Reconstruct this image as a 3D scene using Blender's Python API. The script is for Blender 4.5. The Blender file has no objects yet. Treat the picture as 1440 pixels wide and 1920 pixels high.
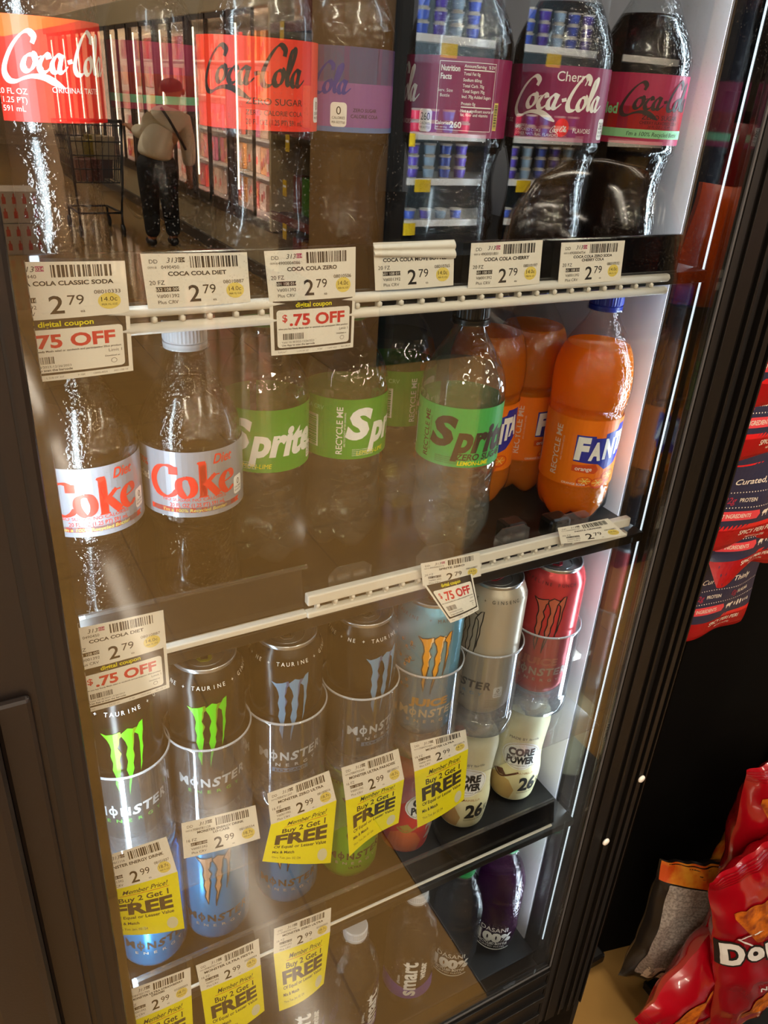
import bpy, bmesh, math, random
from mathutils import Vector, Matrix, noise
from mathutils.geometry import tessellate_polygon
C = bpy.context.scene
COL = C.collection
PI = math.pi
random.seed(7)

# ------------------------------------------------------------------ camera
def setup_camera():
    cd = bpy.data.cameras.new('camera'); co = bpy.data.objects.new('camera', cd); COL.objects.link(co)
    X = Vector((0.87660751, -0.17783118, 0.4471413))
    Y = Vector((-0.47754651, -0.43586922, 0.76286785))
    Z = Vector((0.05923344, -0.88226646, -0.46700889))
    # world = columns of the image axes (right, up, back)
    right = Vector((X[0], Y[0], Z[0])); down = Vector((X[1], Y[1], Z[1])); fwd = Vector((X[2], Y[2], Z[2]))
    m = Matrix((( right[0], -down[0], -fwd[0], 0.0), (right[1], -down[1], -fwd[1], -0.43),
                (right[2], -down[2], -fwd[2], 1.45), (0, 0, 0, 1)))
    co.matrix_world = m
    cd.sensor_fit = 'VERTICAL'; cd.sensor_height = 24.0; cd.lens = 1498.0 * 24.0 / 1920.0
    cd.clip_start = 0.02; cd.clip_end = 100
    C.camera = co
setup_camera()

# ------------------------------------------------------------------ world, view, lights
w = bpy.data.worlds.new('store_air'); C.world = w; w.use_nodes = True
w.node_tree.nodes['Background'].inputs[0].default_value = (1.0, 0.83, 0.62, 1)
w.node_tree.nodes['Background'].inputs[1].default_value = 0.05
C.view_settings.view_transform = 'Standard'; C.view_settings.look = 'None'
C.view_settings.exposure = 0.0; C.view_settings.gamma = 1.0
C.view_settings.use_curve_mapping = False
cy = C.cycles
cy.max_bounces = 8; cy.transparent_max_bounces = 32; cy.glossy_bounces = 5; cy.diffuse_bounces = 3
cy.transmission_bounces = 8; cy.caustics_reflective = False; cy.caustics_refractive = False
cy.sample_clamp_indirect = 4.0; cy.use_denoising = True
cy.use_light_tree = True

CEIL_POWER = 86.0     # every ceiling tube
LED_POWER = 2.0       # every upright light in the cooler
WARM = (1.0, 0.87, 0.70)
COOL = (0.74, 0.88, 1.0)

def area(name, loc, aim, sx, sy, power, color, parent=None, spread=PI):
    l = bpy.data.lights.new(name, 'AREA'); l.shape = 'RECTANGLE'; l.size = sx; l.size_y = sy
    l.energy = power; l.color = color; l.spread = spread
    o = bpy.data.objects.new(name, l); COL.objects.link(o); o.location = loc
    z = -Vector(aim).normalized()
    up = Vector((0, 0, 1)) if abs(z.z) < .9 else Vector((0, 1, 0))
    x = up.cross(z).normalized(); y = z.cross(x)
    o.rotation_euler = Matrix((x, y, z)).transposed().to_euler()
    if parent: o.parent = parent
    return o
for lx in (-3.4, -1.1, 1.15, 3.4, 5.6):
    for ly in (1.0, -2.6, -6.2, -9.8, -13.4):
        area('ceiling_tube', (lx, ly, 3.27), (0, 0, -1), 0.13, 2.4, CEIL_POWER, WARM)
area('cooler_light_left', (0.0475, 0.030, 1.12), (0.55, 0.75, 0), 0.012, 1.36, LED_POWER, COOL)
area('cooler_light_right', (0.571, 0.052, 1.12), (-0.48, 0.88, 0), 0.012, 1.36, LED_POWER, COOL)

# ------------------------------------------------------------------ materials
def lin(h):
    h = h.lstrip('#'); v = [int(h[i:i+2], 16)/255 for i in (0, 2, 4)]
    return tuple(c/12.92 if c <= .04045 else ((c+.055)/1.055)**2.4 for c in v) + (1,)
_M = {}
def mat(name, col, rough=.5, metal=0.0, spec=.5, emit=0.0, bump=None, vary=None, coat=0.0):
    if name in _M: return _M[name]
    m = bpy.data.materials.new(name); m.use_nodes = True; nt = m.node_tree; b = nt.nodes['Principled BSDF']
    c = lin(col) if isinstance(col, str) else tuple(col) + (1,)
    b.inputs['Base Color'].default_value = c; b.inputs['Roughness'].default_value = rough
    b.inputs['Metallic'].default_value = metal; b.inputs['Specular IOR Level'].default_value = spec
    b.inputs['Coat Weight'].default_value = coat
    if emit:
        b.inputs['Emission Color'].default_value = c; b.inputs['Emission Strength'].default_value = emit
    tc = None
    if bump or vary:
        tc = nt.nodes.new('ShaderNodeTexCoord')
    if bump:
        sc, st = bump
        n = nt.nodes.new('ShaderNodeTexNoise'); n.inputs['Scale'].default_value = sc; n.inputs['Detail'].default_value = 4
        nt.links.new(tc.outputs['Object'], n.inputs['Vector'])
        bp = nt.nodes.new('ShaderNodeBump'); bp.inputs['Strength'].default_value = st; bp.inputs['Distance'].default_value = .002
        nt.links.new(n.outputs['Fac'], bp.inputs['Height']); nt.links.new(bp.outputs['Normal'], b.inputs['Normal'])
    if vary:
        sc, col2, lo, hi = vary
        n = nt.nodes.new('ShaderNodeTexNoise'); n.inputs['Scale'].default_value = sc; n.inputs['Detail'].default_value = 5
        nt.links.new(tc.outputs['Object'], n.inputs['Vector'])
        r = nt.nodes.new('ShaderNodeMapRange'); r.inputs['From Min'].default_value = lo; r.inputs['From Max'].default_value = hi
        nt.links.new(n.outputs['Fac'], r.inputs['Value'])
        mx = nt.nodes.new('ShaderNodeMix'); mx.data_type = 'RGBA'
        mx.inputs['A'].default_value = c; mx.inputs['B'].default_value = lin(col2)
        nt.links.new(r.outputs['Result'], mx.inputs['Factor']); nt.links.new(mx.outputs['Result'], b.inputs['Base Color'])
    _M[name] = m
    return m

def clear(name, tint=(1, 1, 1), rough=.03, lo=.04, hi=.75, power=3.0, bump=None, haze=0.0, haze_col=(1, 1, 1)):
    """Thin clear sheet: see-through with a mirror share that grows towards grazing angles."""
    if name in _M: return _M[name]
    m = bpy.data.materials.new(name); m.use_nodes = True; nt = m.node_tree
    for n in list(nt.nodes): nt.nodes.remove(n)
    out = nt.nodes.new('ShaderNodeOutputMaterial'); tr = nt.nodes.new('ShaderNodeBsdfTransparent')
    gl = nt.nodes.new('ShaderNodeBsdfGlossy'); mix = nt.nodes.new('ShaderNodeMixShader')
    tr.inputs[0].default_value = tuple(tint) + (1,); gl.inputs['Roughness'].default_value = rough
    lw = nt.nodes.new('ShaderNodeLayerWeight'); lw.inputs['Blend'].default_value = .5
    pw = nt.nodes.new('ShaderNodeMath'); pw.operation = 'POWER'; pw.inputs[1].default_value = power
    mr = nt.nodes.new('ShaderNodeMapRange'); mr.inputs['To Min'].default_value = lo; mr.inputs['To Max'].default_value = hi
    nt.links.new(lw.outputs['Facing'], pw.inputs[0]); nt.links.new(pw.outputs[0], mr.inputs['Value'])
    nt.links.new(mr.outputs['Result'], mix.inputs[0])
    last = tr.outputs[0]
    if haze:
        df = nt.nodes.new('ShaderNodeBsdfDiffuse'); df.inputs[0].default_value = tuple(haze_col) + (1,)
        tl = nt.nodes.new('ShaderNodeBsdfTranslucent'); tl.inputs[0].default_value = tuple(haze_col) + (1,)
        ad = nt.nodes.new('ShaderNodeMixShader'); ad.inputs[0].default_value = .5
        nt.links.new(df.outputs[0], ad.inputs[1]); nt.links.new(tl.outputs[0], ad.inputs[2])
        hm = nt.nodes.new('ShaderNodeMixShader'); hm.inputs[0].default_value = haze
        nt.links.new(tr.outputs[0], hm.inputs[1]); nt.links.new(ad.outputs[0], hm.inputs[2]); last = hm.outputs[0]
    nt.links.new(last, mix.inputs[1]); nt.links.new(gl.outputs[0], mix.inputs[2]); nt.links.new(mix.outputs[0], out.inputs[0])
    if bump:
        kind, sc, st = bump
        tc = nt.nodes.new('ShaderNodeTexCoord')
        n = nt.nodes.new('ShaderNodeTexVoronoi' if kind == 'dots' else 'ShaderNodeTexNoise')
        n.inputs['Scale'].default_value = sc
        nt.links.new(tc.outputs['Object'], n.inputs['Vector'])
        bp = nt.nodes.new('ShaderNodeBump'); bp.inputs['Strength'].default_value = st; bp.inputs['Distance'].default_value = .002
        nt.links.new(n.outputs[0], bp.inputs['Height']); nt.links.new(bp.outputs['Normal'], gl.inputs['Normal'])
    _M[name] = m
    return m

M_GLASS = clear('door_glass', (.97, .985, .97), 0.0, .14, .62, 3.5)
def dusty(m):
    """Fine specks of dust and dried drops on the pane."""
    nt = m.node_tree; out = [n for n in nt.nodes if n.type == 'OUTPUT_MATERIAL'][0]; src = out.inputs[0].links[0].from_socket
    tc = nt.nodes.new('ShaderNodeTexCoord'); vo = nt.nodes.new('ShaderNodeTexVoronoi'); vo.inputs['Scale'].default_value = 380
    no = nt.nodes.new('ShaderNodeTexNoise'); no.inputs['Scale'].default_value = 9; no.inputs['Detail'].default_value = 5
    for t in (vo, no): nt.links.new(tc.outputs['Object'], t.inputs['Vector'])
    a = nt.nodes.new('ShaderNodeMapRange'); a.inputs['From Min'].default_value = .10; a.inputs['From Max'].default_value = .22; a.inputs['To Min'].default_value = 1; a.inputs['To Max'].default_value = 0
    b_ = nt.nodes.new('ShaderNodeMapRange'); b_.inputs['From Min'].default_value = .50; b_.inputs['From Max'].default_value = .75; b_.inputs['To Max'].default_value = .2
    nt.links.new(vo.outputs['Distance'], a.inputs['Value']); nt.links.new(no.outputs['Fac'], b_.inputs['Value'])
    mu = nt.nodes.new('ShaderNodeMath'); mu.operation = 'MULTIPLY'; nt.links.new(a.outputs[0], mu.inputs[0]); nt.links.new(b_.outputs[0], mu.inputs[1])
    df = nt.nodes.new('ShaderNodeBsdfTranslucent'); df.inputs[0].default_value = (.8, .8, .8, 1); d2 = nt.nodes.new('ShaderNodeBsdfDiffuse'); ad = nt.nodes.new('ShaderNodeMixShader')
    nt.links.new(df.outputs[0], ad.inputs[1]); nt.links.new(d2.outputs[0], ad.inputs[2])
    mx = nt.nodes.new('ShaderNodeMixShader'); nt.links.new(mu.outputs[0], mx.inputs[0]); nt.links.new(src, mx.inputs[1]); nt.links.new(ad.outputs[0], mx.inputs[2]); nt.links.new(mx.outputs[0], out.inputs[0])
dusty(M_GLASS)
M_PET = clear('clear_bottle_plastic', (.95, .96, .95), .05, .05, .55, 2.6, bump=('noise', 260, .8))
M_PETD = clear('dimpled_bottle_plastic', (.94, .95, .94), .04, .08, .7, 2.0, bump=('dots', 95, .9), haze=.02)
M_CUP = clear('clear_cup_plastic', (.95, .96, .98), .04, .06, .7, 2.2, haze=.05)
M_CUPBASE = clear('clear_cup_base_plastic', (.9, .93, .98), .08, .16, .8, 1.6, bump=('dots', 60, 1.0), haze=.2)
M_WATER = clear('clear_drink', (.86, .88, .86), .05, .03, .4, 3, haze=.025)
M_SODA = clear('pale_clear_soda', (.84, .86, .80), .05, .02, .3, 3, haze=.10, haze_col=(.86, .9, .78))
M_COLA = mat('cola', (.012, .005, .003), .12)
M_FANTA = clear('orange_soda', (.85, .22, .0), .08, .02, .2, 3, haze=.92, haze_col=(1.0, .27, .002))
M_BLACK = mat('black_plastic', '#0d0c0c', .3, bump=(500, .05))
M_GLOSSBLACK = mat('gloss_black_trim', '#08080a', .12)
M_FRAME = mat('dark_door_frame', '#17100d', .38, bump=(600, .04))
M_FRAMER = mat('dark_bronze_door_frame', '#0b0908', .42, spec=.35, bump=(600, .04))
M_GROOVE = mat('frame_groove', '#0a0706', .5)
M_GASKET = mat('grey_door_gasket', '#4a4a4c', .5)
M_LINERW = mat('white_cooler_liner', '#d6d2d8', .45, bump=(90, .03))
M_LINERB = mat('depth_shaded_back', '#14110f', .6)  # black colour carries the shade deep inside the cabinet
M_SHELF = mat('black_shelf_metal', '#070606', .5)
M_WHITEP = mat('white_rail_plastic', '#e9e6de', .38)
M_PAPER = mat('tag_paper', '#f1efe8', .6)
M_YEL = mat('yellow_coupon_paper', '#f0e800', .55)
M_HILITE = mat('pale_yellow_print', '#ecd870', .6)
M_INK = mat('black_ink', '#191512', .6)
M_INKB = mat('brown_black_ink', '#2b221a', .6)
M_GREYINK = mat('grey_ink', '#777068', .6)
M_RED = mat('red_ink', '#cf2027', .5)
M_PINK = mat('magenta_ink', '#b0306a', .5)
M_WHITE = mat('white_print', '#f2f2f0', .45)
M_LGREEN = mat('mint_print', '#8fd39a', .5)
M_EDGEGLOW = mat('edge_glow', (.78, .9, 1.0), .4, emit=1.3)  # glow stands in for the upright's edge reflecting the hidden LED

# ------------------------------------------------------------------ mesh helpers
class MB:
    def __init__(s): s.bm = bmesh.new(); s.mats = []
    def mi(s, m):
        if m not in s.mats: s.mats.append(m)
        return s.mats.index(m)
    def face(s, pts, m, smooth=False):
        vs = [s.bm.verts.new(p) for p in pts]
        try:
            f = s.bm.faces.new(vs); f.material_index = s.mi(m); f.smooth = smooth
        except ValueError: pass
    def box(s, x0, x1, y0, y1, z0, z1, m, bevel=0.0, rot=None, at=None):
        r = bmesh.ops.create_cube(s.bm, size=1.0); vs = r['verts']
        for v in vs:
            v.co = Vector(((x0+x1)/2 + v.co.x*(x1-x0), (y0+y1)/2 + v.co.y*(y1-y0), (z0+z1)/2 + v.co.z*(z1-z0)))
        fs = set(f for v in vs for f in v.link_faces); i = s.mi(m)
        for f in fs: f.material_index = i
        if bevel:
            es = list(set(e for v in vs for e in v.link_edges))
            r2 = bmesh.ops.bevel(s.bm, geom=es, offset=bevel, segments=2, affect='EDGES', profile=.5)
            vs = list(set(v for f in r2['faces'] for v in f.verts) | set(v for v in vs if v.is_valid))
            for f in r2['faces']: f.material_index = i
        if rot is not None:
            mm = Matrix.Translation(Vector(at)) @ Matrix.Rotation(rot, 4, 'Z')
            for v in vs: v.co = mm @ v.co
        return vs
    def lathe(s, prof, m, seg=48, rf=None, smooth=True, cx=0, cy=0, cz=0, cap0=True, cap1=True, zf=None):
        rings = []
        for (r, z) in prof:
            ring = []
            for k in range(seg):
                a = 2*PI*k/seg
                rr = rf(r, z, a) if rf else r
                zz = zf(r, z, a) if zf else z
                ring.append(s.bm.verts.new((cx + rr*math.sin(a), cy - rr*math.cos(a), cz + zz)))
            rings.append(ring)
        i = s.mi(m)
        for a, b in zip(rings, rings[1:]):
            for k in range(seg):
                f = s.bm.faces.new((a[k], a[(k+1) % seg], b[(k+1) % seg], b[k])); f.material_index = i; f.smooth = smooth
        if cap0 and prof[0][0] > 1e-6:
            f = s.bm.faces.new(list(reversed(rings[0]))); f.material_index = i
        if cap1 and prof[-1][0] > 1e-6:
            f = s.bm.faces.new(rings[-1]); f.material_index = i
    def tube(s, pts, r, m, seg=10, caps=True):
        pts = [Vector(p) for p in pts]; rings = []
        for k, p in enumerate(pts):
            d = (pts[min(k+1, len(pts)-1)] - pts[max(k-1, 0)]).normalized()
            up = Vector((0, 0, 1)) if abs(d.z) < .95 else Vector((1, 0, 0))
            x = d.cross(up).normalized(); y = x.cross(d)
            rr = r[k] if isinstance(r, (list, tuple)) else r
            rings.append([s.bm.verts.new(p + x*math.cos(2*PI*j/seg)*rr + y*math.sin(2*PI*j/seg)*rr) for j in range(seg)])
        i = s.mi(m)
        for a, b in zip(rings, rings[1:]):
            for j in range(seg):
                f = s.bm.faces.new((a[j], b[j], b[(j+1) % seg], a[(j+1) % seg])); f.material_index = i; f.smooth = True
        if caps:
            f = s.bm.faces.new(rings[0]); f.material_index = i
            f = s.bm.faces.new(list(reversed(rings[-1]))); f.material_index = i
    def prism(s, pts, vec, m):
        """Extrude a flat polygon (3-D points) along vec."""
        v = Vector(vec); a = [Vector(p) for p in pts]; b = [p + v for p in a]
        s.face(list(reversed(a)), m); s.face(b, m); n = len(a)
        for k in range(n): s.face((a[k], a[(k+1) % n], b[(k+1) % n], b[k]), m)
    def sheet(s, fn, nu, nv, m, smooth=True, flip=False):
        g = [[s.bm.verts.new(fn(i/nu, j/nv)) for i in range(nu+1)] for j in range(nv+1)]
        k = s.mi(m)
        for j in range(nv):
            for i in range(nu):
                q = [g[j][i], g[j][i+1], g[j+1][i+1], g[j+1][i]]
                if flip: q.reverse()
                f = s.bm.faces.new(q); f.material_index = k; f.smooth = smooth
    def art(s, art, mp, eps=.00016, segu=None, segv=None):
        for (vs, fs, m, layer) in art.items:
            xs = [v[0] for v in vs]; ys = [v[1] for v in vs]
            if segu and max(xs)-min(xs) > segu*1.3 or segv and max(ys)-min(ys) > segv*1.3:
                b = bmesh.new(); bv = [b.verts.new((x, y, 0)) for x, y in vs]
                for f in fs:
                    try: b.faces.new([bv[k] for k in f])
                    except ValueError: pass
                for ax, sg, lo, hi in ((0, segu, min(xs), max(xs)), (1, segv, min(ys), max(ys))):
                    if not sg: continue
                    k = math.floor(lo/sg)+1
                    while k*sg < hi-1e-7:
                        pc = [0, 0, 0]; pc[ax] = k*sg; pn = [0, 0, 0]; pn[ax] = 1
                        bmesh.ops.bisect_plane(b, geom=b.verts[:]+b.edges[:]+b.faces[:], plane_co=pc, plane_no=pn, dist=1e-7)
                        k += 1
                b.verts.index_update(); vs = [(v.co.x, v.co.y) for v in b.verts]; fs = [[v.index for v in f.verts] for f in b.faces]
                b.free()
            off = eps*(layer+1); i = s.mi(m)
            nv = [s.bm.verts.new(mp(x, y, off)) for x, y in vs]
            for f in fs:
                try:
                    ff = s.bm.faces.new([nv[k] for k in f]); ff.material_index = i; ff.smooth = False
                except ValueError: pass
    def build(s, name, parent=None, loc=None, fix=False):
        if fix: bmesh.ops.recalc_face_normals(s.bm, faces=s.bm.faces[:])
        me = bpy.data.meshes.new(name); s.bm.to_mesh(me); s.bm.free()
        for m in s.mats: me.materials.append(m)
        o = bpy.data.objects.new(name, me); COL.objects.link(o)
        if parent: o.parent = parent
        if loc: o.location = loc
        return o

_T = {}
def text_geo(txt, bold):
    k = (txt, bold)
    if k in _T: return _T[k]
    cu = bpy.data.curves.new('t', 'FONT'); cu.body = txt; cu.size = 1; cu.resolution_u = 3; cu.fill_mode = 'FRONT'
    cu.offset = bold
    ob = bpy.data.objects.new('t', cu); me = bpy.data.meshes.new_from_object(ob)
    vs = [(v.co.x, v.co.y) for v in me.vertices]; fs = [list(p.vertices) for p in me.polygons]
    bpy.data.objects.remove(ob); bpy.data.curves.remove(cu); bpy.data.meshes.remove(me)
    _T[k] = (vs, fs)
    return _T[k]
CAP = .69
def catmull(pts, n=6):
    out = []; P = [pts[0]] + list(pts) + [pts[-1]]
    for i in range(1, len(P)-2):
        a, b, c, d = P[i-1], P[i], P[i+1], P[i+2]
        for k in range(n):
            t = k/n
            out.append(tuple(.5*((2*b[q]) + (-a[q]+c[q])*t + (2*a[q]-5*b[q]+4*c[q]-d[q])*t*t + (-a[q]+3*b[q]-3*c[q]+d[q])*t**3) for q in range(len(b))))
    out.append(tuple(P[-2]))
    return out

class Art:
    def __init__(s): s.items = []
    def add(s, vs, fs, m, layer=1): s.items.append((vs, fs, m, layer))
    def grid(s, x0, x1, y0, y1, m, layer=0): s.add([(x0, y0), (x1, y0), (x1, y1), (x0, y1)], [[0, 1, 2, 3]], m, layer)
    rect = grid
    def poly(s, pts, m, layer=1):
        t = tessellate_polygon([[Vector((p[0], p[1], 0)) for p in pts]])
        fs = []
        for f in t:
            a, b, c = [pts[k] for k in f]
            fs.append(list(f) if (b[0]-a[0])*(c[1]-a[1])-(b[1]-a[1])*(c[0]-a[0]) > 0 else list(reversed(f)))
        s.add(list(pts), fs, m, layer)
    def disc(s, x, y, rx, ry, m, layer=1, n=24): s.add([(x+rx*math.cos(2*PI*k/n), y+ry*math.sin(2*PI*k/n)) for k in range(n)], [list(range(n))], m, layer)
    def rrect(s, x0, x1, y0, y1, r, m, layer=1):
        p = []
        for cx, cy_, a0 in ((x1-r, y1-r, 0), (x0+r, y1-r, 90), (x0+r, y0+r, 180), (x1-r, y0+r, 270)):
            for k in range(5): a = math.radians(a0+k*22.5); p.append((cx+r*math.cos(a), cy_+r*math.sin(a)))
        s.add(p, [list(range(len(p)))], m, layer)
    def text(s, txt, x, y, h, m, w=None, bold=0.0, shear=0.0, rot=0.0, al='c', layer=1, fx=1.0):
        """x,y = centre (al c) or left (al l) of the baseline-to-cap box; h = cap height."""
        vs, fs = text_geo(txt, bold)
        if not vs: return
        k = h/CAP; xs = [v[0] for v in vs]; a, b = min(xs), max(xs)
        sx = w/(b-a) if w else k*fx
        x0 = (a+b)/2 if al == 'c' else (a if al == 'l' else b)
        cr, sr = math.cos(rot), math.sin(rot); o = []
        for vx, vy in vs:
            yy = vy*k - h/2; xx = (vx-x0)*sx + shear*yy
            o.append((x + xx*cr - yy*sr, y + xx*sr + yy*cr))
        s.add(o, fs, m, layer)
    def stroke(s, pts, wd, m, layer=1, nib=None, n=6):
        """wd: width, or the third value of every point scales it; nib=(angle, thin share) makes it a broad-pen line."""
        P = catmull([tuple(p) + ((1,) if len(p) == 2 else ()) for p in pts], n); vs = []; fs = []
        for k, p in enumerate(P):
            a = P[max(k-1, 0)]; b = P[min(k+1, len(P)-1)]; dx, dy = b[0]-a[0], b[1]-a[1]; L = math.hypot(dx, dy) or 1
            dx /= L; dy /= L; h = wd*p[2]/2
            if nib: h *= nib[1] + (1-nib[1])*abs(dx*math.sin(nib[0]) - dy*math.cos(nib[0]))
            vs += [(p[0]-dy*h, p[1]+dx*h), (p[0]+dy*h, p[1]-dx*h)]
        for k in range(len(P)-1): fs.append([2*k, 2*k+1, 2*k+3, 2*k+2])
        s.add(vs, fs, m, layer)
    def barcode(s, x0, x1, y0, y1, m, seed=1, layer=1, vertical=False):
        r = random.Random(seed); t = 0.0; L = (y1-y0) if vertical else (x1-x0); u = L/60
        while t < L-2*u:
            b = u*r.choice((1, 1, 2, 2, 3)); b = min(b, L-t)
            if vertical: s.rect(x0, x1, y0+t, y0+t+b, m, layer)
            else: s.rect(x0+t, x0+t+b, y0, y1, m, layer)
            t += b + u*r.choice((1, 1, 2, 2))
    def place(s, other, dx, dy, k=1.0, layer=0, mat_map=None):
        for vs, fs, m, l in other.items:
            s.add([(x*k+dx, y*k+dy) for x, y in vs], fs, (mat_map or {}).get(m, m), l+layer)

def tag(o, label=None, cat=None, group=None, kind=None):
    if label: o['label'] = label
    if cat: o['category'] = cat
    if group: o['group'] = group
    if kind: o['kind'] = kind
    return o
def empty(name, loc=(0, 0, 0), label=None, cat=None, group=None, rz=0.0, rx=0.0):
    o = bpy.data.objects.new(name, None); COL.objects.link(o); o.location = loc; o.rotation_euler = (rx, 0, rz)
    o.empty_display_size = .02
    return tag(o, label, cat, group)
def copy_tree(o, parent=None):
    c = o.copy(); COL.objects.link(c)
    if parent: c.parent = parent
    for ch in list(o.children): copy_tree(ch, c)
    return c
def struct(mb, name, **k):
    o = mb.build(name, **k); o['kind'] = 'structure'; return o


# ================================================================== the store
def floor_mat():
    m = bpy.data.materials.new('beige_floor_tiles'); m.use_nodes = True; nt = m.node_tree; b = nt.nodes['Principled BSDF']
    tc = nt.nodes.new('ShaderNodeTexCoord'); br = nt.nodes.new('ShaderNodeTexBrick')
    br.offset = 0; br.inputs['Scale'].default_value = 1.0
    br.inputs['Brick Width'].default_value = .61; br.inputs['Row Height'].default_value = .61; br.inputs['Mortar Size'].default_value = .003
    br.inputs['Color1'].default_value = lin('#94723f'); br.inputs['Color2'].default_value = lin('#8f6d3c'); br.inputs['Mortar'].default_value = lin('#7c5d34')
    mp = nt.nodes.new('ShaderNodeMapping'); mp.inputs['Rotation'].default_value = (0, 0, .0); mp.inputs['Location'].default_value = (.17, .1, 0)
    nt.links.new(tc.outputs['Object'], mp.inputs[0]); nt.links.new(mp.outputs[0], br.inputs['Vector'])
    n = nt.nodes.new('ShaderNodeTexNoise'); n.inputs['Scale'].default_value = 7; n.inputs['Detail'].default_value = 6
    nt.links.new(tc.outputs['Object'], n.inputs['Vector'])
    mx = nt.nodes.new('ShaderNodeMix'); mx.data_type = 'RGBA'; mx.blend_type = 'MULTIPLY'; mx.inputs['Factor'].default_value = .35
    nt.links.new(br.outputs['Color'], mx.inputs['A']); nt.links.new(n.outputs['Fac'], mx.inputs['B']); nt.links.new(mx.outputs['Result'], b.inputs['Base Color'])
    b.inputs['Roughness'].default_value = .09; b.inputs['Specular IOR Level'].default_value = .55
    return m
M_FLOOR = floor_mat()
M_CEIL = mat('cream_ceiling', '#b8a888', .8)
M_WALL = mat('beige_wall', '#9a8668', .7, bump=(30, .05))
b = MB(); b.box(-7, 8, -19, 3.2, -.1, 0, M_FLOOR); struct(b, 'floor')
b = MB(); b.box(-7, 8, -19, 3.2, 3.42, 3.5, M_CEIL); struct(b, 'ceiling')
for nm, x0, x1, y0, y1 in (('wall_left', -7.1, -7, -19, 3.2), ('wall_right', 8, 8.1, -19, 3.2), ('wall_back', -7, 8, -19.1, -19), ('wall_front', -7, 8, 3.2, 3.3)):
    b = MB(); b.box(x0, x1, y0, y1, 0, 3.42, M_WALL); struct(b, nm)
M_FIX = mat('white_light_housing', '#d8d2c4', .5)
for lx in (-3.4, -1.1, 1.15, 3.4, 5.6):
    for ly in (1.0, -2.6, -6.2, -9.8, -13.4):
        b = MB(); b.box(lx-.09, lx+.09, ly-1.25, ly+1.25, 3.29, 3.42, M_FIX, .01)
        tag(b.build('ceiling_light'), 'long white tube light on the store ceiling', 'light', 'ceiling tube lights')

# ---- freezer aisle behind the photographer, seen mirrored in the door glass
M_FRZ = mat('freezer_cream_panel', '#a89878', .5)
M_FRZDK = mat('freezer_dark_trim', '#4a4038', .4)
M_FRZBACK = mat('freezer_liner', '#c9b7a8', .6)
M_TUBE = mat('freezer_tube_glow', (1.0, .86, .66), .4, emit=14.0)
M_FGLASS = clear('freezer_glass', (.95, .97, .95), .02, .05, .5, 3)
fz = empty('freezer_case', (2.4, -5.7, 0), 'long lit freezer case with glass doors along the aisle', 'freezer')
Y0, Y1, NP = 5.72, 16.0, 9
b = MB()
b.box(.06, .98, -(Y1-5.7), 0, 0.0, .42, M_FRZ, .01); b.box(0.02, .3, -(Y1-5.7), .0, .40, .47, M_FRZDK)
b.box(.9, .98, -(Y1-5.7), 0, .42, 1.95, M_FRZBACK); b.box(.0, .98, -(Y1-5.7), 0, 1.92, 2.15, M_FRZ, .01)
b.box(.0, .98, -.02, .02, .42, 1.95, M_FRZ)
b.box(.03, .1, -(Y1-5.7), 0, .0, .10, M_FRZDK)
b.build('cabinet', fz)
for i in range(NP):
    ya = -(6.6 - 5.7 + 1.13*i)          # mullion with its light
    b = MB(); b.box(.0, .05, ya-.03, ya+.03, .45, 1.93, M_FRZDK, .004); f = b.build('mullion', fz)
    b = MB(); b.tube([(.055, ya+.012, .62), (.055, ya+.012, 1.84)], .015, M_TUBE, 8); b.build('light_tube', fz)
    for s_ in (0, 1):
        y0 = ya + .035 + s_*.52; y1 = y0 + .50
        if y1 > 0: continue
        b = MB()
        for a0, a1, z0, z1 in ((y0, y0+.014, .47, 1.92), (y1-.014, y1, .47, 1.92), (y0, y1, .47, .51), (y0, y1, 1.88, 1.92)):
            b.box(.0, .025, a0, a1, z0, z1, M_FRZDK)
        d = b.build('glass_door', fz)
        b = MB(); b.box(.008, .016, y0+.014, y1-.014, .51, 1.88, M_FGLASS); b.build('pane', d)
    area('freezer_tube', (2.47, -6.6-1.13*i, 1.2), (1, .0, 0), .02, 1.2, 1100.0, (1.0, .77, .66))
# frozen goods on the freezer shelves
goods = [mat('frozen_pack_%d' % k, c, .25) for k, c in enumerate(('#c86a6a', '#d8a090', '#b8403c', '#e0c8b8', '#c88a50', '#a05a70', '#d8b8a0', '#8a3a30'))]
protos = []
for k, m in enumerate(goods):
    b = MB(); b.box(-.02, .02, -.085, .085, 0, .21, m, .008)
    for q in range(3): b.box(-.024, -.02, -.07+.05*q, -.04+.05*q, .04+.03*q, .10+.03*q, goods[(k+3+q) % 8])
    me = b.build('frozen_food_pack'); protos.append(me)
rr = random.Random(3); used = set()
for i in range(5):
    for sh in range(5):
        for j in range(6):
            k = rr.randrange(8); p = protos[k]
            o = p if k not in used else p.copy()
            if k in used: COL.objects.link(o)
            used.add(k)
            o.location = (2.62 + rr.random()*.05, -(5.86 + i*1.13 + j*.185), .47 + sh*.28); o.rotation_euler = (0, 0, rr.uniform(-.12, .12))
            tag(o, 'bright frozen food pack standing in the lit freezer case', 'frozen food', 'frozen food packs')
for i in range(5):
    for sh in range(5):
        b = MB(); b.box(2.55, 3.25, -(5.78+1.13*i+1.05), -(5.78+1.13*i), .455+sh*.28, .468+sh*.28, M_FIX)
        tag(b.build('freezer_shelf'), 'white wire shelf inside the lit freezer case', 'shelf', 'freezer shelves')

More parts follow.
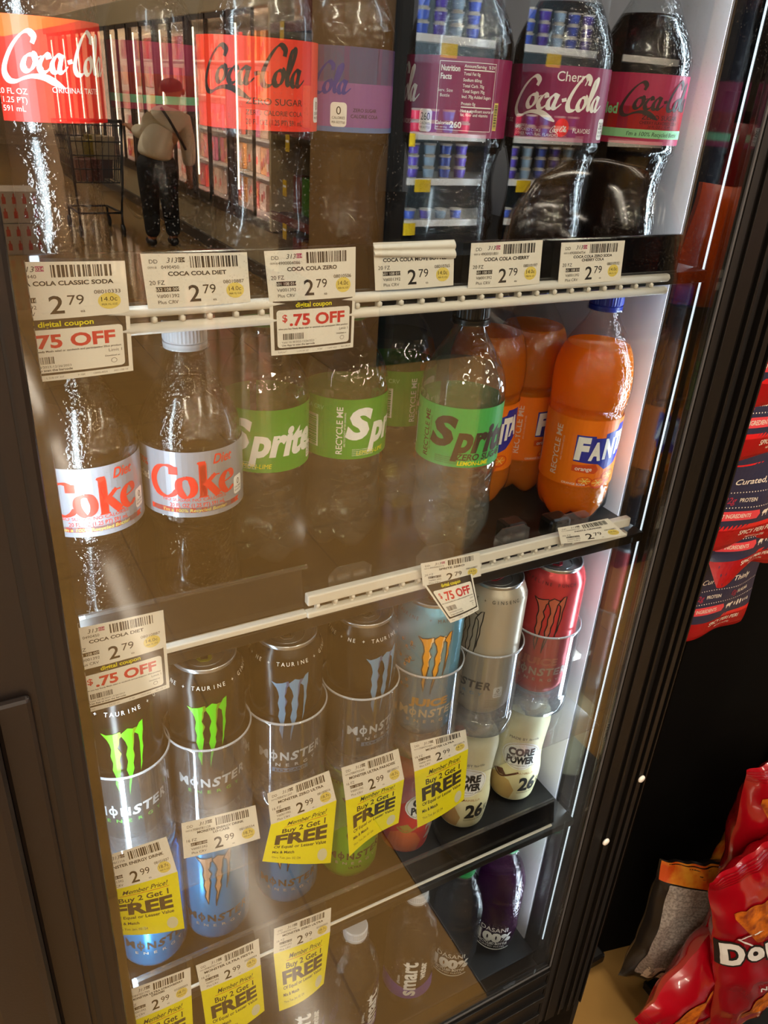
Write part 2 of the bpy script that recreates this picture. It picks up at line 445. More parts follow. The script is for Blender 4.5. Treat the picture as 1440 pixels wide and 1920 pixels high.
# ---- dark snack shelves with yellow tags beside the freezers
M_GOND = mat('dark_red_shelf_edge', '#5a1c14', .5); M_GONDK = mat('brown_shelf_back', '#2a1a12', .6)
g = empty('snack_shelving', (2.4, -5.65, 0), 'dark shelving with red shelf edges next to the freezer', 'shelving')
b = MB(); b.box(.55, .6, 0, 1.2, 0, 2.3, M_GONDK); b.build('back_panel', g)
for z in (.12, .57, 1.17, 1.80):
    b = MB(); b.box(.0, .56, 0, 1.2, z-.03, z, M_GONDK); b.box(-.015, .0, 0, 1.2, z-.05, z+.01, M_GOND); b.build('shelf_board', g)
sn = [mat('snack_pack_%d' % k, c, .4) for k, c in enumerate(('#6a2a18', '#8a3a20', '#3a6a20', '#a06a28', '#7a1c1c'))]
for z, n in ((.12, 6), (.57, 7), (1.17, 7), (1.8, 6)):
    for j in range(n):
        b = MB(); b.box(-.05, .05, -.07, .07, 0, .27, sn[(j*2+int(z*10)) % 5], .012)
        o = b.build('snack_box', loc=(2.6, -5.55+j*.165, z)); tag(o, 'dark snack box standing on the shelving by the freezer', 'box', 'snack boxes on the dark shelving')
M_YTAG = mat('yellow_shelf_tag', '#c8a414', .5)
for y, z in ((5.40, 1.78), (4.87, 1.80), (5.30, 1.10), (4.73, 1.11), (5.35, .80), (4.63, .80), (5.35, .5)):
    b = MB(); b.box(2.372, 2.376, -y-.035, -y+.035, z-.08, z+.03, M_YTAG); b.box(2.3715, 2.372, -y-.028, -y+.028, z-.02, z-.005, M_WHITE)
    tag(b.build('shelf_tag'), 'yellow paper tag hanging from the dark snack shelving', 'tag', 'yellow tags on the dark shelving')
# brown end post
M_POST = mat('brown_end_panel', '#86683e', .55)
b = MB(); b.box(1.945, 2.225, -3.95, -3.57, 0, 2.6, M_POST, .006); tag(b.build('end_post'), 'plain brown post at the end of the aisle', 'post')

# ---- lit yogurt cooler facing us across the aisle
yc = empty('yogurt_cooler', (2.23, -3.57, 0), 'lit dairy cooler with black frame and yogurt cups', 'cooler')
M_YIN = mat('yogurt_cooler_liner', '#3a4446', .6)
b = MB(); b.box(0, 2.1, -.75, -.7, 0, 2.3, M_YIN); b.box(0, .04, -.7, 0, 0, 2.3, M_BLACK); b.box(2.06, 2.1, -.7, 0, 0, 2.3, M_BLACK)
b.box(0, 2.1, -.7, 0, 0, .62, M_BLACK); b.box(0, 2.1, -.7, 0, 2.1, 2.3, M_BLACK); b.build('cabinet', yc)
for x0, x1 in ((.0, .09), (.60, .76), (1.30, 1.46), (1.98, 2.1)):
    b = MB(); b.box(x0, x1, 0, .05, .55, 2.15, M_BLACK, .006); b.build('door_stile', yc)
for z in (.80, 1.02, 1.25, 1.71):
    b = MB(); b.box(.05, 2.05, -.55, -.10, z-.012, z, M_WHITEP); b.box(.05, 2.05, -.10, -.09, z-.03, z+.005, M_WHITEP); b.build('shelf', yc)
area('dairy_light', (2.75, -3.63, 2.05), (0, -.25, -1), .5, .05, 18, COOL); area('dairy_light', (3.4, -3.63, 2.05), (0, -.25, -1), .5, .05, 18, COOL)
area('dairy_light', (2.36, -3.62, 1.3), (1, -.6, 0), .03, 1.3, 18, COOL); area('dairy_light', (2.98, -3.62, 1.3), (1, -.6, 0), .03, 1.3, 18, COOL); area('dairy_light', (2.82, -3.62, 1.3), (-.45, -1, 0), .03, 1.3, 18, COOL)
ycol = [mat('yogurt_band_%d' % k, c, .3) for k, c in enumerate(('#2c2f6a', '#30407a', '#2a74b8', '#3a2c6a', '#a02838', '#8aa0b0'))]
def yogurt(k):
    r_ = empty('yogurt_cup'); b = MB(); b.lathe([(.026, 0), (.034, .056)], M_FIX, 14); b.lathe([(.0284, .008), (.0340, .050)], ycol[k], 14, cap0=False, cap1=False); b.build('cup', r_)
    b = MB(); b.lathe([(.036, .056), (.036, .06)], M_FIX, 14); b.build('lid', r_); return r_
yp = [yogurt(k) for k in range(6)]; yu = set()
for z, nst in ((.80, 1), (1.02, 3), (1.25, 2), (1.71, 3)):
    for col in range(12):
        x = 2.36 + col*.105 + (.05 if col > 4 else 0)
        if 2.80 < x < 3.0: continue
        k = (col*2 + int(z*7)) % 6
        for st in range(nst):
            o = yp[k] if k not in yu else copy_tree(yp[k]); yu.add(k)
            o.location = (x, -3.72, z + st*.0605)
            tag(o, 'small yogurt cup stacked on a lit white cooler shelf', 'yogurt', 'yogurt cups in the dairy cooler')
for x, z in ((2.42, .77), (2.5, 1.0), (2.38, 1.23), (2.6, 1.66), (3.02, 1.24), (3.2, 1.0), (3.3, 1.66)):
    b = MB(); b.box(x-.05, x+.05, -3.655, -3.65, z-.045, z+.02, M_YTAG); tag(b.build('shelf_tag'), 'yellow paper tag hanging inside the dairy cooler', 'tag', 'yellow tags in the dairy cooler')

# ---- black dome-topped bin behind the photographer
bn = empty('litter_bin', (.885, -.52, 0), 'tall black litter bin with a domed lid', 'bin')
b = MB(); b.lathe([(.128, 0), (.133, .04), (.136, 1.10), (.140, 1.11), (.140, 1.14), (.134, 1.145)], M_BLACK, 40); b.build('body', bn)
b = MB(); b.lathe([(.134, 1.14), (.134, 1.22), (.123, 1.29), (.096, 1.340), (.055, 1.368), (.001, 1.375)], M_GLOSSBLACK, 40); b.build('domed_lid', bn)

b = MB(); b.box(.66, 1.25, -.72, -.10, 0, .006, M_BLACK, .002); tag(b.build('floor_mat'), 'black mat added under the domed bin to darken the mirrored floor', 'mat')  # added out of view, darkens the lower right of the door's reflection
bn.location.z = .0065
# ---- snack rack that shows mirrored in the right edge of the glass
M_REDB = mat('red_foil_bag', '#6e1210', .3); M_ORGB = mat('orange_foil_bag', '#c64a0c', .22); M_DKB = mat('dark_foil_bag', '#23201f', .3)
rk = empty('wire_snack_rack', (2.45, -1.25, 0), 'dark snack rack behind the photographer', 'rack')
b = MB(); b.box(-.5, .6, -.03, 0, 0, 2.1, M_BLACK); b.build('back_panel', rk)
for z in (.3, .6, .9, 1.2, 1.5, 1.8):
    b = MB(); b.box(-.5, .6, 0, .02, z, z+.025, M_BLACK); b.build('cross_bar', rk)
def small_bag(m, wd, ht, dp):
    b = MB()
    def f(sg):
        def g_(u, v):
            e = (1-(2*u-1)**2)**.6*min(1, (math.sin(PI*v)+.02))**.5
            return Vector(((u-.5)*wd*(1-.05*math.sin(PI*v)), sg*dp*e + .004*math.sin(14*u+9*v), (v-.5)*ht))
        return g_
    b.sheet(f(1), 12, 12, m, flip=True); b.sheet(f(-1), 12, 12, m); return b
rr = random.Random(5)
for iz, z in enumerate((1.30, 1.58, 1.86)):
    for ix in range(6):
        m = (M_REDB, M_DKB, M_DKB, M_REDB, M_ORGB)[(iz*2+ix) % 5]
        o = small_bag(m, .16, .25, .03).build('snack_bag', loc=(2.04+ix*.175, -1.20, z)); o.rotation_euler = (0, rr.uniform(-.05, .05), rr.uniform(-.2, .2))
        tag(o, 'foil snack bag hanging on the dark rack behind the photographer', 'snack bag', 'snack bags on the rack behind')
for k, x in enumerate((1.20, 1.31)):
    o = small_bag(M_ORGB, .12, .20, .028).build('snack_bag', loc=(x, -.56-.02*k, 1.24)); o.rotation_euler = (0, .1-.2*k, .2)
    tag(o, 'shiny orange snack bag clipped beside the black bin', 'snack bag', 'orange snack bags by the bin')
# patterned carton display on the far left
M_CART = mat('white_carton', '#9a8a76', .6); M_CARTR = mat('red_carton_print', '#a03820', .6)
ct = empty('carton_stack', (.74, -7.5, 0), 'stack of pale cartons printed with red bottles', 'cartons')
for k in range(2):
    b = MB(); b.box(-.2, .2, -.2, .2, .26*k, .26*k+.255, M_CART, .004)
    for i in range(5):
        for j in range(2):
            x = -.16+.08*i; z = .26*k+.04+.115*j; b.box(x-.016, x+.016, .2, .201, z, z+.055, M_CARTR); b.box(x-.006, x+.006, .2, .201, z+.055, z+.08, M_CARTR)
    b.build('carton', ct)

# ---- shopper with a cart (she faces the freezers, her back towards us)
M_SKIN = mat('skin', '#a9744f', .5); M_SHIRT = mat('cream_shirt', '#e6dcc4', .8, bump=(60, .3)); M_PANTS = mat('black_trousers', '#0e0c0c', .8)
M_HAIR = mat('dark_red_hair', '#3a1410', .6, bump=(200, .4)); M_STRAP = mat('dark_strap', '#2a1c14', .6); M_SHOE = mat('dark_shoe', '#15120f', .5)
def skin_mesh(name, pts, edges, m, parent, sub=2, root=0):
    """One continuous surface grown round a joint skeleton. pts: (x, y, z, rx, ry)."""
    me = bpy.data.meshes.new(name); me.from_pydata([p[:3] for p in pts], edges, []); o = bpy.data.objects.new(name, me); COL.objects.link(o)
    sk = o.modifiers.new('skin', 'SKIN'); sk.use_smooth_shade = True
    for k, p in enumerate(pts):
        v = me.skin_vertices[0].data[k]; v.radius = (p[3], p[4] if len(p) > 4 else p[3]); v.use_root = (k == root)
    sb = o.modifiers.new('sub', 'SUBSURF'); sb.levels = sub; sb.render_levels = sub
    me.materials.append(m); o.parent = parent
    return o
P0 = Vector((2.02, -7.5, 0))
pp = empty('person', P0, 'person in cream top and black trousers leaning over beside a cart', 'person')
def q(x, z, y=0.0): return (x-P0.x, y, z)      # picture-plane x, height, towards us (+)
body = [q(2.00, .80)+(.145, .12), q(2.03, .92)+(.15, .12), q(2.09, 1.03)+(.15, .12), q(2.15, 1.13)+(.13, .11), q(2.18, 1.19)+(.05, .05), q(2.20, 1.26, .0)+(.05, .055),
        q(2.185, 1.33)+(.085, .095), q(2.19, 1.40)+(.06, .07),
        q(1.93, .72)+(.085, .085), q(1.925, .42, .01)+(.06, .06), q(1.925, .10)+(.045, .045), q(1.92, .04, -.07)+(.04, .035), q(1.92, .03, -.15)+(.03, .025),
        q(2.08, .72)+(.085, .085), q(2.10, .42, -.02)+(.06, .06), q(2.125, .10, -.01)+(.045, .045), q(2.13, .04, -.08)+(.04, .035), q(2.13, .03, -.16)+(.03, .025),
        q(2.02, 1.12, -.02)+(.06, .06), q(1.93, .96, -.10)+(.045, .045), q(1.87, 1.0, -.30)+(.032, .032), q(1.86, 1.02, -.36)+(.028, .02),
        q(2.27, 1.09, -.02)+(.06, .06), q(2.31, .86, -.04)+(.045, .045), q(2.325, .64, -.08)+(.032, .032), q(2.33, .57, -.09)+(.03, .02)]
edges = [(0, 1), (1, 2), (2, 3), (3, 4), (4, 5), (5, 6), (6, 7), (0, 8), (8, 9), (9, 10), (10, 11), (11, 12), (0, 13), (13, 14), (14, 15), (15, 16), (16, 17), (3, 18), (18, 19), (19, 20), (20, 21), (3, 22), (22, 23), (23, 24), (24, 25)]
def hand(base, dirv, side):
    """Five short fingers leaving the end of the palm; returned as points and edges to append."""
    k0 = len(body); up = Vector(dirv).normalized(); lat = up.cross(Vector((0, 1, 0))).normalized()
    if lat.length < .1: lat = Vector((1, 0, 0))
    bp = Vector(body[base][:3])
    for f in range(4):
        a = bp + lat*(.021-.014*f) + up*.02; l = (.03, .034, .032, .024)[f]
        p1 = a + up*l; p2 = p1 + (up + Vector((0, -.5, 0))).normalized()*l*.8
        body.extend([tuple(a)+(.009, .009), tuple(p1)+(.0085, .0085), tuple(p2)+(.007, .007)]); n = len(body)
        edges.extend([(base, n-3), (n-3, n-2), (n-2, n-1)])
    a = bp + lat*.03*side; p1 = a + (up*.6 + lat*.8*side).normalized()*.03
    body.extend([tuple(a)+(.01, .01), tuple(p1)+(.008, .008)]); n = len(body); edges.extend([(base, n-2), (n-2, n-1)])
hand(21, (0, -1, .1), 1); hand(25, (.1, -.2, -1), -1)
skin_mesh('body', body, edges, M_SKIN, pp)
shirt = [q(1.98, .755)+(.195, .15), q(1.995, .83)+(.215, .165), q(2.02, .92)+(.20, .155), q(2.09, 1.03)+(.175, .14), q(2.15, 1.13)+(.15, .13), q(2.175, 1.185)+(.07, .07),
         q(2.02, 1.12, -.02)+(.085, .085), q(1.94, .97, -.09)+(.075, .075), q(1.88, .99, -.24)+(.055, .055),
         q(2.275, 1.09, -.02)+(.085, .085), q(2.315, .87, -.04)+(.075, .075), q(2.325, .70, -.07)+(.06, .06)]
skin_mesh('shirt', shirt, [(0, 1), (1, 2), (2, 3), (3, 4), (4, 5), (4, 6), (6, 7), (7, 8), (4, 9), (9, 10), (10, 11)], M_SHIRT, pp)
tr = [q(2.0, .86)+(.175, .135), q(2.0, .74)+(.18, .14), q(1.925, .62)+(.115, .115), q(1.92, .40, .01)+(.088, .088), q(1.925, .08)+(.07, .07),
      q(2.09, .62)+(.115, .115), q(2.105, .40, -.02)+(.088, .088), q(2.125, .08, -.01)+(.07, .07)]
skin_mesh('trousers', tr, [(0, 1), (1, 2), (2, 3), (3, 4), (1, 5), (5, 6), (6, 7)], M_PANTS, pp)
for x in (1.92, 2.13):
    skin_mesh('shoe', [q(x, .045, .03)+(.045, .045), q(x, .04, -.06)+(.048, .038), q(x, .035, -.15)+(.042, .03), q(x, .03, -.2)+(.02, .02)], [(0, 1), (1, 2), (2, 3)], M_SHOE, pp, 1)
skin_mesh('hair', [q(2.175, 1.30, .03)+(.09, .075), q(2.17, 1.36, .02)+(.115, .115), q(2.18, 1.42, .0)+(.08, .09)], [(0, 1), (1, 2)], M_HAIR, pp)
for sx in (-1, 1):
    b = MB(); b.lathe([(.001, -.03), (.014, -.02), (.018, 0), (.014, .022), (.001, .03)], M_SKIN, 10, cx=2.187-P0.x+sx*.10, cy=-.02, cz=1.32); b.build('ear', pp)
b = MB(); b.tube([(2.187-P0.x, -.10, 1.335), (2.187-P0.x, -.125, 1.31), (2.187-P0.x, -.10, 1.30)], [.008, .014, .008], M_SKIN); b.build('nose', pp)
for sx in (-1, 1):
    b = MB(); b.lathe([(.001, -.01), (.01, 0), (.001, .01)], M_INK, 10, cx=2.187-P0.x+sx*.03, cy=-.093, cz=1.35); b.build('eye', pp)
b = MB(); b.tube([(2.167-P0.x, -.09, 1.275), (2.187-P0.x, -.097, 1.272), (2.207-P0.x, -.09, 1.275)], .005, M_RED, 8); b.build('mouth', pp)
b = MB(); b.tube([q(2.05, 1.19, .10), q(2.10, 1.10, .16), q(2.17, .98, .165), q(2.24, .86, .14)], .012, M_STRAP, 8); b.build('bag_strap', pp)

M_WIRE = mat('cart_dark_wire', '#1c1a18', .4, .3); M_GOODS = [mat('cart_goods_%d' % k, c, .5) for k, c in enumerate(('#5a2a1c', '#7a6a1c', '#6a3a2a', '#9a8a6a'))]
ca = empty('shopping_cart', (1.58, -8.40, 0), 'dark wire shopping cart loaded with groceries', 'shopping cart')
b = MB()
for z in (.5, .62, .74, .86, 1.0):
    k = (z-.5)/.5; hx = .20+.05*k; hy = .34+.06*k
    b.tube([(-hx, -hy, z), (hx, -hy, z), (hx, hy, z), (-hx, hy, z), (-hx, -hy, z)], .006, M_WIRE, 6)
for i in range(9):
    t = -1+i/4
    for s_ in (-1, 1): b.tube([(t*.2, s_*.34, .5), (t*.25, s_*.40, 1.0)], .004, M_WIRE, 5); b.tube([(s_*.2, t*.34, .5), (s_*.25, t*.40, 1.0)], .004, M_WIRE, 5)
    b.tube([(t*.2, -.34, .5), (t*.2, .34, .5)], .004, M_WIRE, 5)
b.build('basket', ca)
b = MB()
for s_ in (-1, 1): b.tube([(s_*.24, .42, 1.03), (s_*.22, .36, .5), (s_*.2, .30, .22), (s_*.19, -.35, .2), (s_*.19, -.35, .1)], .013, M_WIRE, 8); b.tube([(s_*.2, .30, .22), (s_*.2, .30, .1)], .012, M_WIRE, 8)
b.tube([(-.19, .30, .22), (.19, .30, .22)], .01, M_WIRE, 6); b.tube([(-.19, -.35, .2), (.19, -.35, .2)], .01, M_WIRE, 6); b.build('frame', ca)
b = MB(); b.tube([(-.24, .45, 1.04), (.24, .45, 1.04)], .017, M_WIRE, 10); b.build('handle', ca)
for sx in (-.2, .2):
    for sy in (.30, -.35):
        b = MB(); b.lathe([(.02, -.015), (.055, -.015), (.055, .015), (.02, .015)], M_BLACK, 18)
        o = b.build('wheel', ca, loc=(sx, sy, .055)); o.rotation_euler = (0, PI/2, 0)
rr = random.Random(9)
for k in range(9):
    b = MB(); w_, d_, h_ = rr.uniform(.12, .2), rr.uniform(.12, .22), rr.uniform(.14, .22); b.box(-w_/2, w_/2, -d_/2, d_/2, 0, h_, M_GOODS[k % 4], .01)
    o = b.build('grocery_box', loc=(1.58 + (-.11, .11, 0)[k % 3], -8.40 + (-.22, 0, .22)[k // 3], .51 + .19*(k % 2))); tag(o, 'grocery box piled in the dark wire shopping cart', 'box', 'groceries in the cart')

# ================================================================== the drinks cooler
def adopt(o, root): o.parent = root; o.location = Vector(o.location) - Vector(root.location); return o
dc = empty('drinks_cooler', (.30, .28, 0), 'dark upright drinks cooler with one framed glass door', 'cooler')
XL, XR, YB, ZT = .043, .575, .56, 1.88
b = MB()
b.box(XR, XR+.045, .078, YB+.05, .33, ZT+.05, M_LINERW); adopt(b.build('white_side_liner'), dc)
b = MB(); b.box(-.04, XL, .06, YB+.05, .33, ZT+.05, M_LINERB); b.box(-.04, XR+.045, YB, YB+.05, .33, ZT+.05, M_LINERB)
b.box(-.04, XR+.045, .03, YB+.05, ZT, ZT+.06, M_LINERB); b.box(-.04, XR+.045, .055, YB+.05, .33, .395, M_SHELF, .002)
adopt(b.build('inner_cabinet'), dc)
b = MB(); b.box(.618, .626, .0, .62, .10, 2.0, M_FRAMER); b.box(-.06, -.045, .0, .62, .10, 2.0, M_FRAME)
b.box(-.06, .63, .05, .62, .10, .33, M_BLACK); b.box(-.06, .63, .0, .62, 1.95, 2.05, M_BLACK); adopt(b.build('outer_cabinet'), dc)
b = MB()
for x in (-.03, .60):
    for y in (.08, .55): b.lathe([(.02, 0), (.02, .10)], M_BLACK, 16, cx=x, cy=y)
adopt(b.build('levelling_feet'), dc)
# black uprights inside the door opening
b = MB(); b.box(XR, XR+.045, .008, .0775, .38, ZT, M_GLOSSBLACK, .002); b.box(XR-.004, XR, .012, .020, .40, ZT, M_GLOSSBLACK);
adopt(b.build('right_upright'), dc)
b = MB(); b.box(-.02, XL, .008, .06, .38, ZT, M_GLOSSBLACK, .002); adopt(b.build('left_upright'), dc)
b = MB(); b.tube([(XR-.0015, .0445, .44), (XR-.0015, .0445, ZT-.04)], .0009, M_EDGEGLOW, 8); adopt(b.build('glowing_edge_line'), dc)  # reflected light on the upright's edge, made as a glowing line
b = MB(); b.box(XR-.004, XR, .0385, .0405, .42, ZT-.03, M_GLOSSBLACK); b.box(XR-.003, XR, .0475, .0490, .42, ZT-.03, M_GLOSSBLACK); adopt(b.build('light_channel'), dc)
# door
dr = MB()
# left stile
dr.box(-.045, .033, -.028, .006, .34, 1.92, M_FRAME, .003)
dr.box(.012, .0155, -.0285, -.027, .36, 1.9, M_GROOVE); dr.box(.024, .0255, -.0285, -.027, .36, 1.9, M_GROOVE)
# right stile with its ribs
dr.box(.542, .617, -.003, .006, .34, 1.92, M_FRAMER, .002)
for x0, x1, d in ((.5425, .5435, .0005), (.556, .572, .003), (.578, .581, .004), (.592, .597, .006), (.606, .613, .004), (.617, .619, .005)):
    dr.box(x0, x1, -.003-d, -.002, .34, 1.92, M_FRAMER, .0006)
dr.box(.545, .553, -.0036, -.0025, .34, 1.92, M_GROOVE); dr.box(.583, .590, -.0036, -.0025, .34, 1.92, M_GROOVE)
# bottom and top rails
dr.box(.033, .542, -.003, .006, .335, .468, M_FRAMER, .002)
for z0, z1, d in ((.455, .462, .003), (.430, .436, .004), (.40, .41, .005), (.36, .37, .004)): dr.box(.033, .542, -.003-d, -.002, z0, z1, M_FRAMER, .0006)
dr.box(.033, .542, -.028, .006, 1.84, 1.92, M_FRAME, .003)
door = adopt(dr.build('door_frame'), dc)
b = MB(); b.box(.034, .541, -.002, .002, .469, 1.839, M_GLASS); gp = b.build('glass_pane', door)
b = MB()
b.box(.5405, .5425, -.0042, -.0028, .469, 1.84, M_GASKET); b.box(.034, .5405, -.0042, -.0028, .4680, .4695, M_GASKET); b.build('gasket_bead', door)
b = MB(); b.box(-.050, -.012, -.055, -.028, .55, 1.135, M_FRAME, .006); b.box(-.0125, .0085, -.034, -.028, .55, 1.133, M_FRAME, .003); b.build('pull_handle', door)
for (x, z) in ((.6100, .774), (.5780, .687)):
    b = MB(); b.lathe([(.0001, -.0015), (.0042, -.0012), (.0048, 0), (.0048, .001)], M_WHITEP, 16)
    for v in b.bm.verts: v.co = Vector((x + v.co.x, -.0085 + v.co.z, z + v.co.y))
    b.build('screw_cap', door)

# ---- shelves
def shelf(name, z, label, y0=.036, ribs=False):
    s = empty(name, (.3, .3, z), label, 'shelf')
    b = MB(); b.box(XL+.006, XR-.006, y0, YB-.02, z-.012, z-.002, M_SHELF, .001)
    if ribs:
        for k in range(28):
            x = XL + .018 + k*.0185; b.box(x-.002, x+.002, y0+.004, YB-.03, z-.003, z, M_SHELF)
    adopt(b.build('deck'), s)
    return s
def rail(s, x0, x1, za, zb, ra, rb, step, y=.0285, flat=False):
    """Two bars with little pegs between them (a ticket rail)."""
    b = MB(); h = MB()
    for z, r in ((za, ra), (zb, rb)):
        if flat: h.box(x0, x1, y-.003, y+.004, z-r, z+r, M_WHITEP, .0012)
        else:
            h.tube([(x0, y, z), (x1, y, z)], r, M_WHITEP, 12)
            h.lathe([(.0001, -r), (r*.7, -r*.7), (r, 0), (r*.7, r*.7), (.0001, r)], M_WHITEP, 12, cx=x1, cy=y, cz=z)
    n = int((x1-x0)/step)
    for k in range(n):
        x = x0 + step*(k+.6)
        h.lathe([(.0001, -.0021), (.0017, -.0012), (.0017, .0012), (.0001, .0021)], M_WHITEP, 8, cx=x, cy=y-.0015, cz=(za+zb)/2)
        h.box(x-.0012, x+.0012, y, y+.003, min(za, zb), max(za, zb), M_WHITEP)
    o = h.build('ticket_rail'); b.bm.free(); return adopt(o, s)
s1 = shelf('cooler_shelf', 1.335, 'black top shelf holding the cola bottles')
b = MB(); b.box(XL+.004, .526, .030, .0345, 1.3352, 1.3635, M_GLOSSBLACK, .0012); b.box(XL+.004, .526, .0295, .034, 1.3335, 1.3365, M_SHELF, .001); adopt(b.build('front_lip'), s1)
rail(s1, .05, .5135, 1.3312, 1.3213, .0034, .0034, .0162)
s2 = shelf('cooler_shelf', 1.085, 'black second shelf holding the diet, lemon and orange sodas')
b = MB(); b.prism([(XL+.004, .0340, 1.097), (.2068, .0340, 1.097), (.2068, .040, 1.127), (XL+.004, .040, 1.129)], (0, .0025, 0), M_SHELF); adopt(b.build('front_lip'), s2)
b = MB(); b.box(XL+.004, .2075, .029, .036, 1.0895, 1.0945, M_WHITEP, .001); adopt(b.build('white_edge'), s2)
b = MB(); b.prism([(XL+.004, .0395, 1.127), (.212, .0395, 1.127), (.212, .0400, 1.1295), (XL+.004, .0400, 1.1295)], (0, .002, 0), M_CUP); adopt(b.build('clear_lip'), s2)
rail(s2, .207, .536, 1.1055, 1.0922, .0046, .0026, .0150, .030, flat=True)
s3 = shelf('cooler_shelf', .838, 'black third shelf under the clear cups of energy drink', .16, ribs=False)
b = MB(); b.box(XL+.006, XR-.010, .030, .165, .8385, .8405, M_CUP); adopt(b.build('clear_front_tray'), s3)
b = MB(); b.box(XR-.014, XR-.001, .085, .125, .890, .897, M_WHITEP, .001); adopt(b.build('side_bracket'), s3)
s4 = shelf('cooler_shelf', .685, 'black fourth shelf with a glossy lip and white lower edge')
b = MB(); b.prism([(XL+.004, .030, .705), (.527, .030, .705), (.527, .036, .737), (XL+.004, .036, .737)], (0, .003, 0), M_GLOSSBLACK); adopt(b.build('front_lip'), s4)
b = MB(); b.box(XL+.004, .524, .028, .034, .7020, .7045, M_WHITEP, .0008); adopt(b.build('white_edge'), s4)
b = MB(); b.prism([(XL+.004, .0335, .737), (.527, .0335, .737), (.527, .036, .7385), (XL+.004, .036, .7385)], (0, .002, 0), M_CUP); adopt(b.build('clear_lip'), s4)

# pusher feet and stops on the second shelf
for x, y in ((.555, .088), (.475, .052), (.43, .06)):
    b = MB(); b.box(x-.012, x+.012, y, y+.02, 1.0855, 1.108, M_BLACK, .004); tag(b.build('shelf_pusher'), 'black plastic pusher stop on the second shelf beside the orange sodas', 'pusher', 'black pusher stops')
for x in (.255, .335, .415, .485):
    b = MB(); b.prism([(x-.022, .046, 1.0855), (x+.016, .046, 1.0855), (x+.016, .046, 1.112), (x+.009, .046, 1.117), (x-.015, .046, 1.117), (x-.022, .046, 1.110)], (0, .0012, 0), M_CUP)
    tag(b.build('front_stop'), 'clear plastic front stop standing behind the white ticket rail', 'shelf stop', 'clear front stops')

# ================================================================== price tags
def patch(corners, bulge=0.0, curl=0.0):
    """Map (u 0..1, v 0..1 downwards) onto a gently curved paper quad: TL, TR, BR, BL."""
    tl, tr, br, bl = [Vector(c) for c in corners]
    nrm = (tr-tl).cross(bl-tl).normalized()
    if nrm.y > 0: nrm = -nrm
    def f(u, v, off=0.0):
        p = (tl*(1-u)+tr*u)*(1-v) + (bl*(1-u)+br*u)*v
        return p + nrm*(bulge*math.sin(PI*u)*(.4+.6*v) + curl*v*v + off)
    return f
def white_art(name, code, num, item, price, cpu, fz, pink=False, H=31.0, two=None, seed=1):
    a = Art(); W = 58.0
    a.text('DD', 6, -4.3, 2.2, M_INKB, al='c'); a.text('313', 16, -3.7, 2.8, M_INK, shear=.25)
    a.rect(19.2, 22.8, -5.0, -2.2, M_PINK if pink else M_INKB); a.text('024', 21, -3.6, 1.7, M_PAPER, layer=2)
    a.barcode(25.5, 52.5, -8.3, -1.6, M_INK, seed); a.text(code, 14.5, -7.6, 1.9, M_INKB); a.text('00918', 5, -7.7, 1.3, M_GREYINK)
    if two:
        a.text(name, 29, -10.6, 1.9, M_INK, bold=.03, fx=1.1); a.text(two, 29, -13.2, 1.9, M_INK, bold=.03, fx=1.1)
    else: a.text(name, 29, -11.4, 2.3, M_INK, bold=.03, fx=1.12, w=min(len(name)*2.3, 46))
    a.text(fz, 6.5, -16.3, 2.4, M_INK); a.rect(5.5, 17.8, -21.6, -18.8, M_INKB); a.text(num, 11.6, -20.2, 1.8, M_PAPER, layer=2)
    a.text('V#001392', 11.5, -24.0, 2.0, M_INKB); a.text('Plus CRV', 11.2, -27.6, 2.0, M_INKB)
    a.text(price[0], 26, -23.2, 9.6, M_INK, bold=.012); a.text(price[1], 34.5, -21.0, 5.4, M_INK); a.text('ea', 37, -27.4, 1.6, M_INK)
    a.disc(49.3, -22.8, 5.2, 4.8, M_HILITE); a.text(item, 48.8, -17.2, 2.1, M_INKB, layer=2); a.text(cpu, 49.3, -21.6, 2.6, M_INK, layer=2); a.text('PER FL OZ', 49.3, -24.8, 1.1, M_INKB, layer=2)
    return a, W, H
def coupon_art():
    a = Art(); W, H = 58.0, 36.0
    a.rect(2.2, 56, -32.6, -.2, M_INKB); a.rrect(4.2, 54.2, -31.2, -6.2, 2.0, M_PAPER, 2)
    a.text('digital coupon', 29, -3.2, 3.0, M_YEL, bold=.02, layer=3); a.text('$', 9.5, -11.5, 4.6, M_RED, bold=.02, layer=3)
    a.text('.75 OFF', 31.5, -13.0, 7.2, M_RED, bold=.035, layer=3, w=38)
    a.text('when you buy Ready Meals salad or sandwich and participating 20oz product', 29, -18.6, 1.1, M_INK, bold=.02, w=48, layer=3)
    a.text('Limit 1', 50, -21.2, 1.7, M_INK, layer=3); a.barcode(8, 22, -26.0, -21.8, M_INK, 5, 3)
    a.text('Valid 10/18/2023-12/26/2023', 7, -27.6, 1.3, M_INK, al='l', layer=3); a.text('Use App to scan the barcode', 7, -29.6, 1.3, M_INK, bold=.02, al='l', layer=3)
    a.text('Download on', 48.5, -24.5, .9, M_INK, bold=.02, layer=3); a.disc(49, -27.6, 1.5, 1.5, M_GREYINK, 3, 16); a.disc(49, -27.6, 1.2, 1.2, M_PAPER, 4, 16)
    for t, x in (('SUP1567', 7), ('L 218 OF 237', 21), ('P-789', 33), ('12095-4024', 42), ('R01-108-10', 52)): a.text(t, x, -34.2, 1.0, M_GREYINK)
    return a, W, H
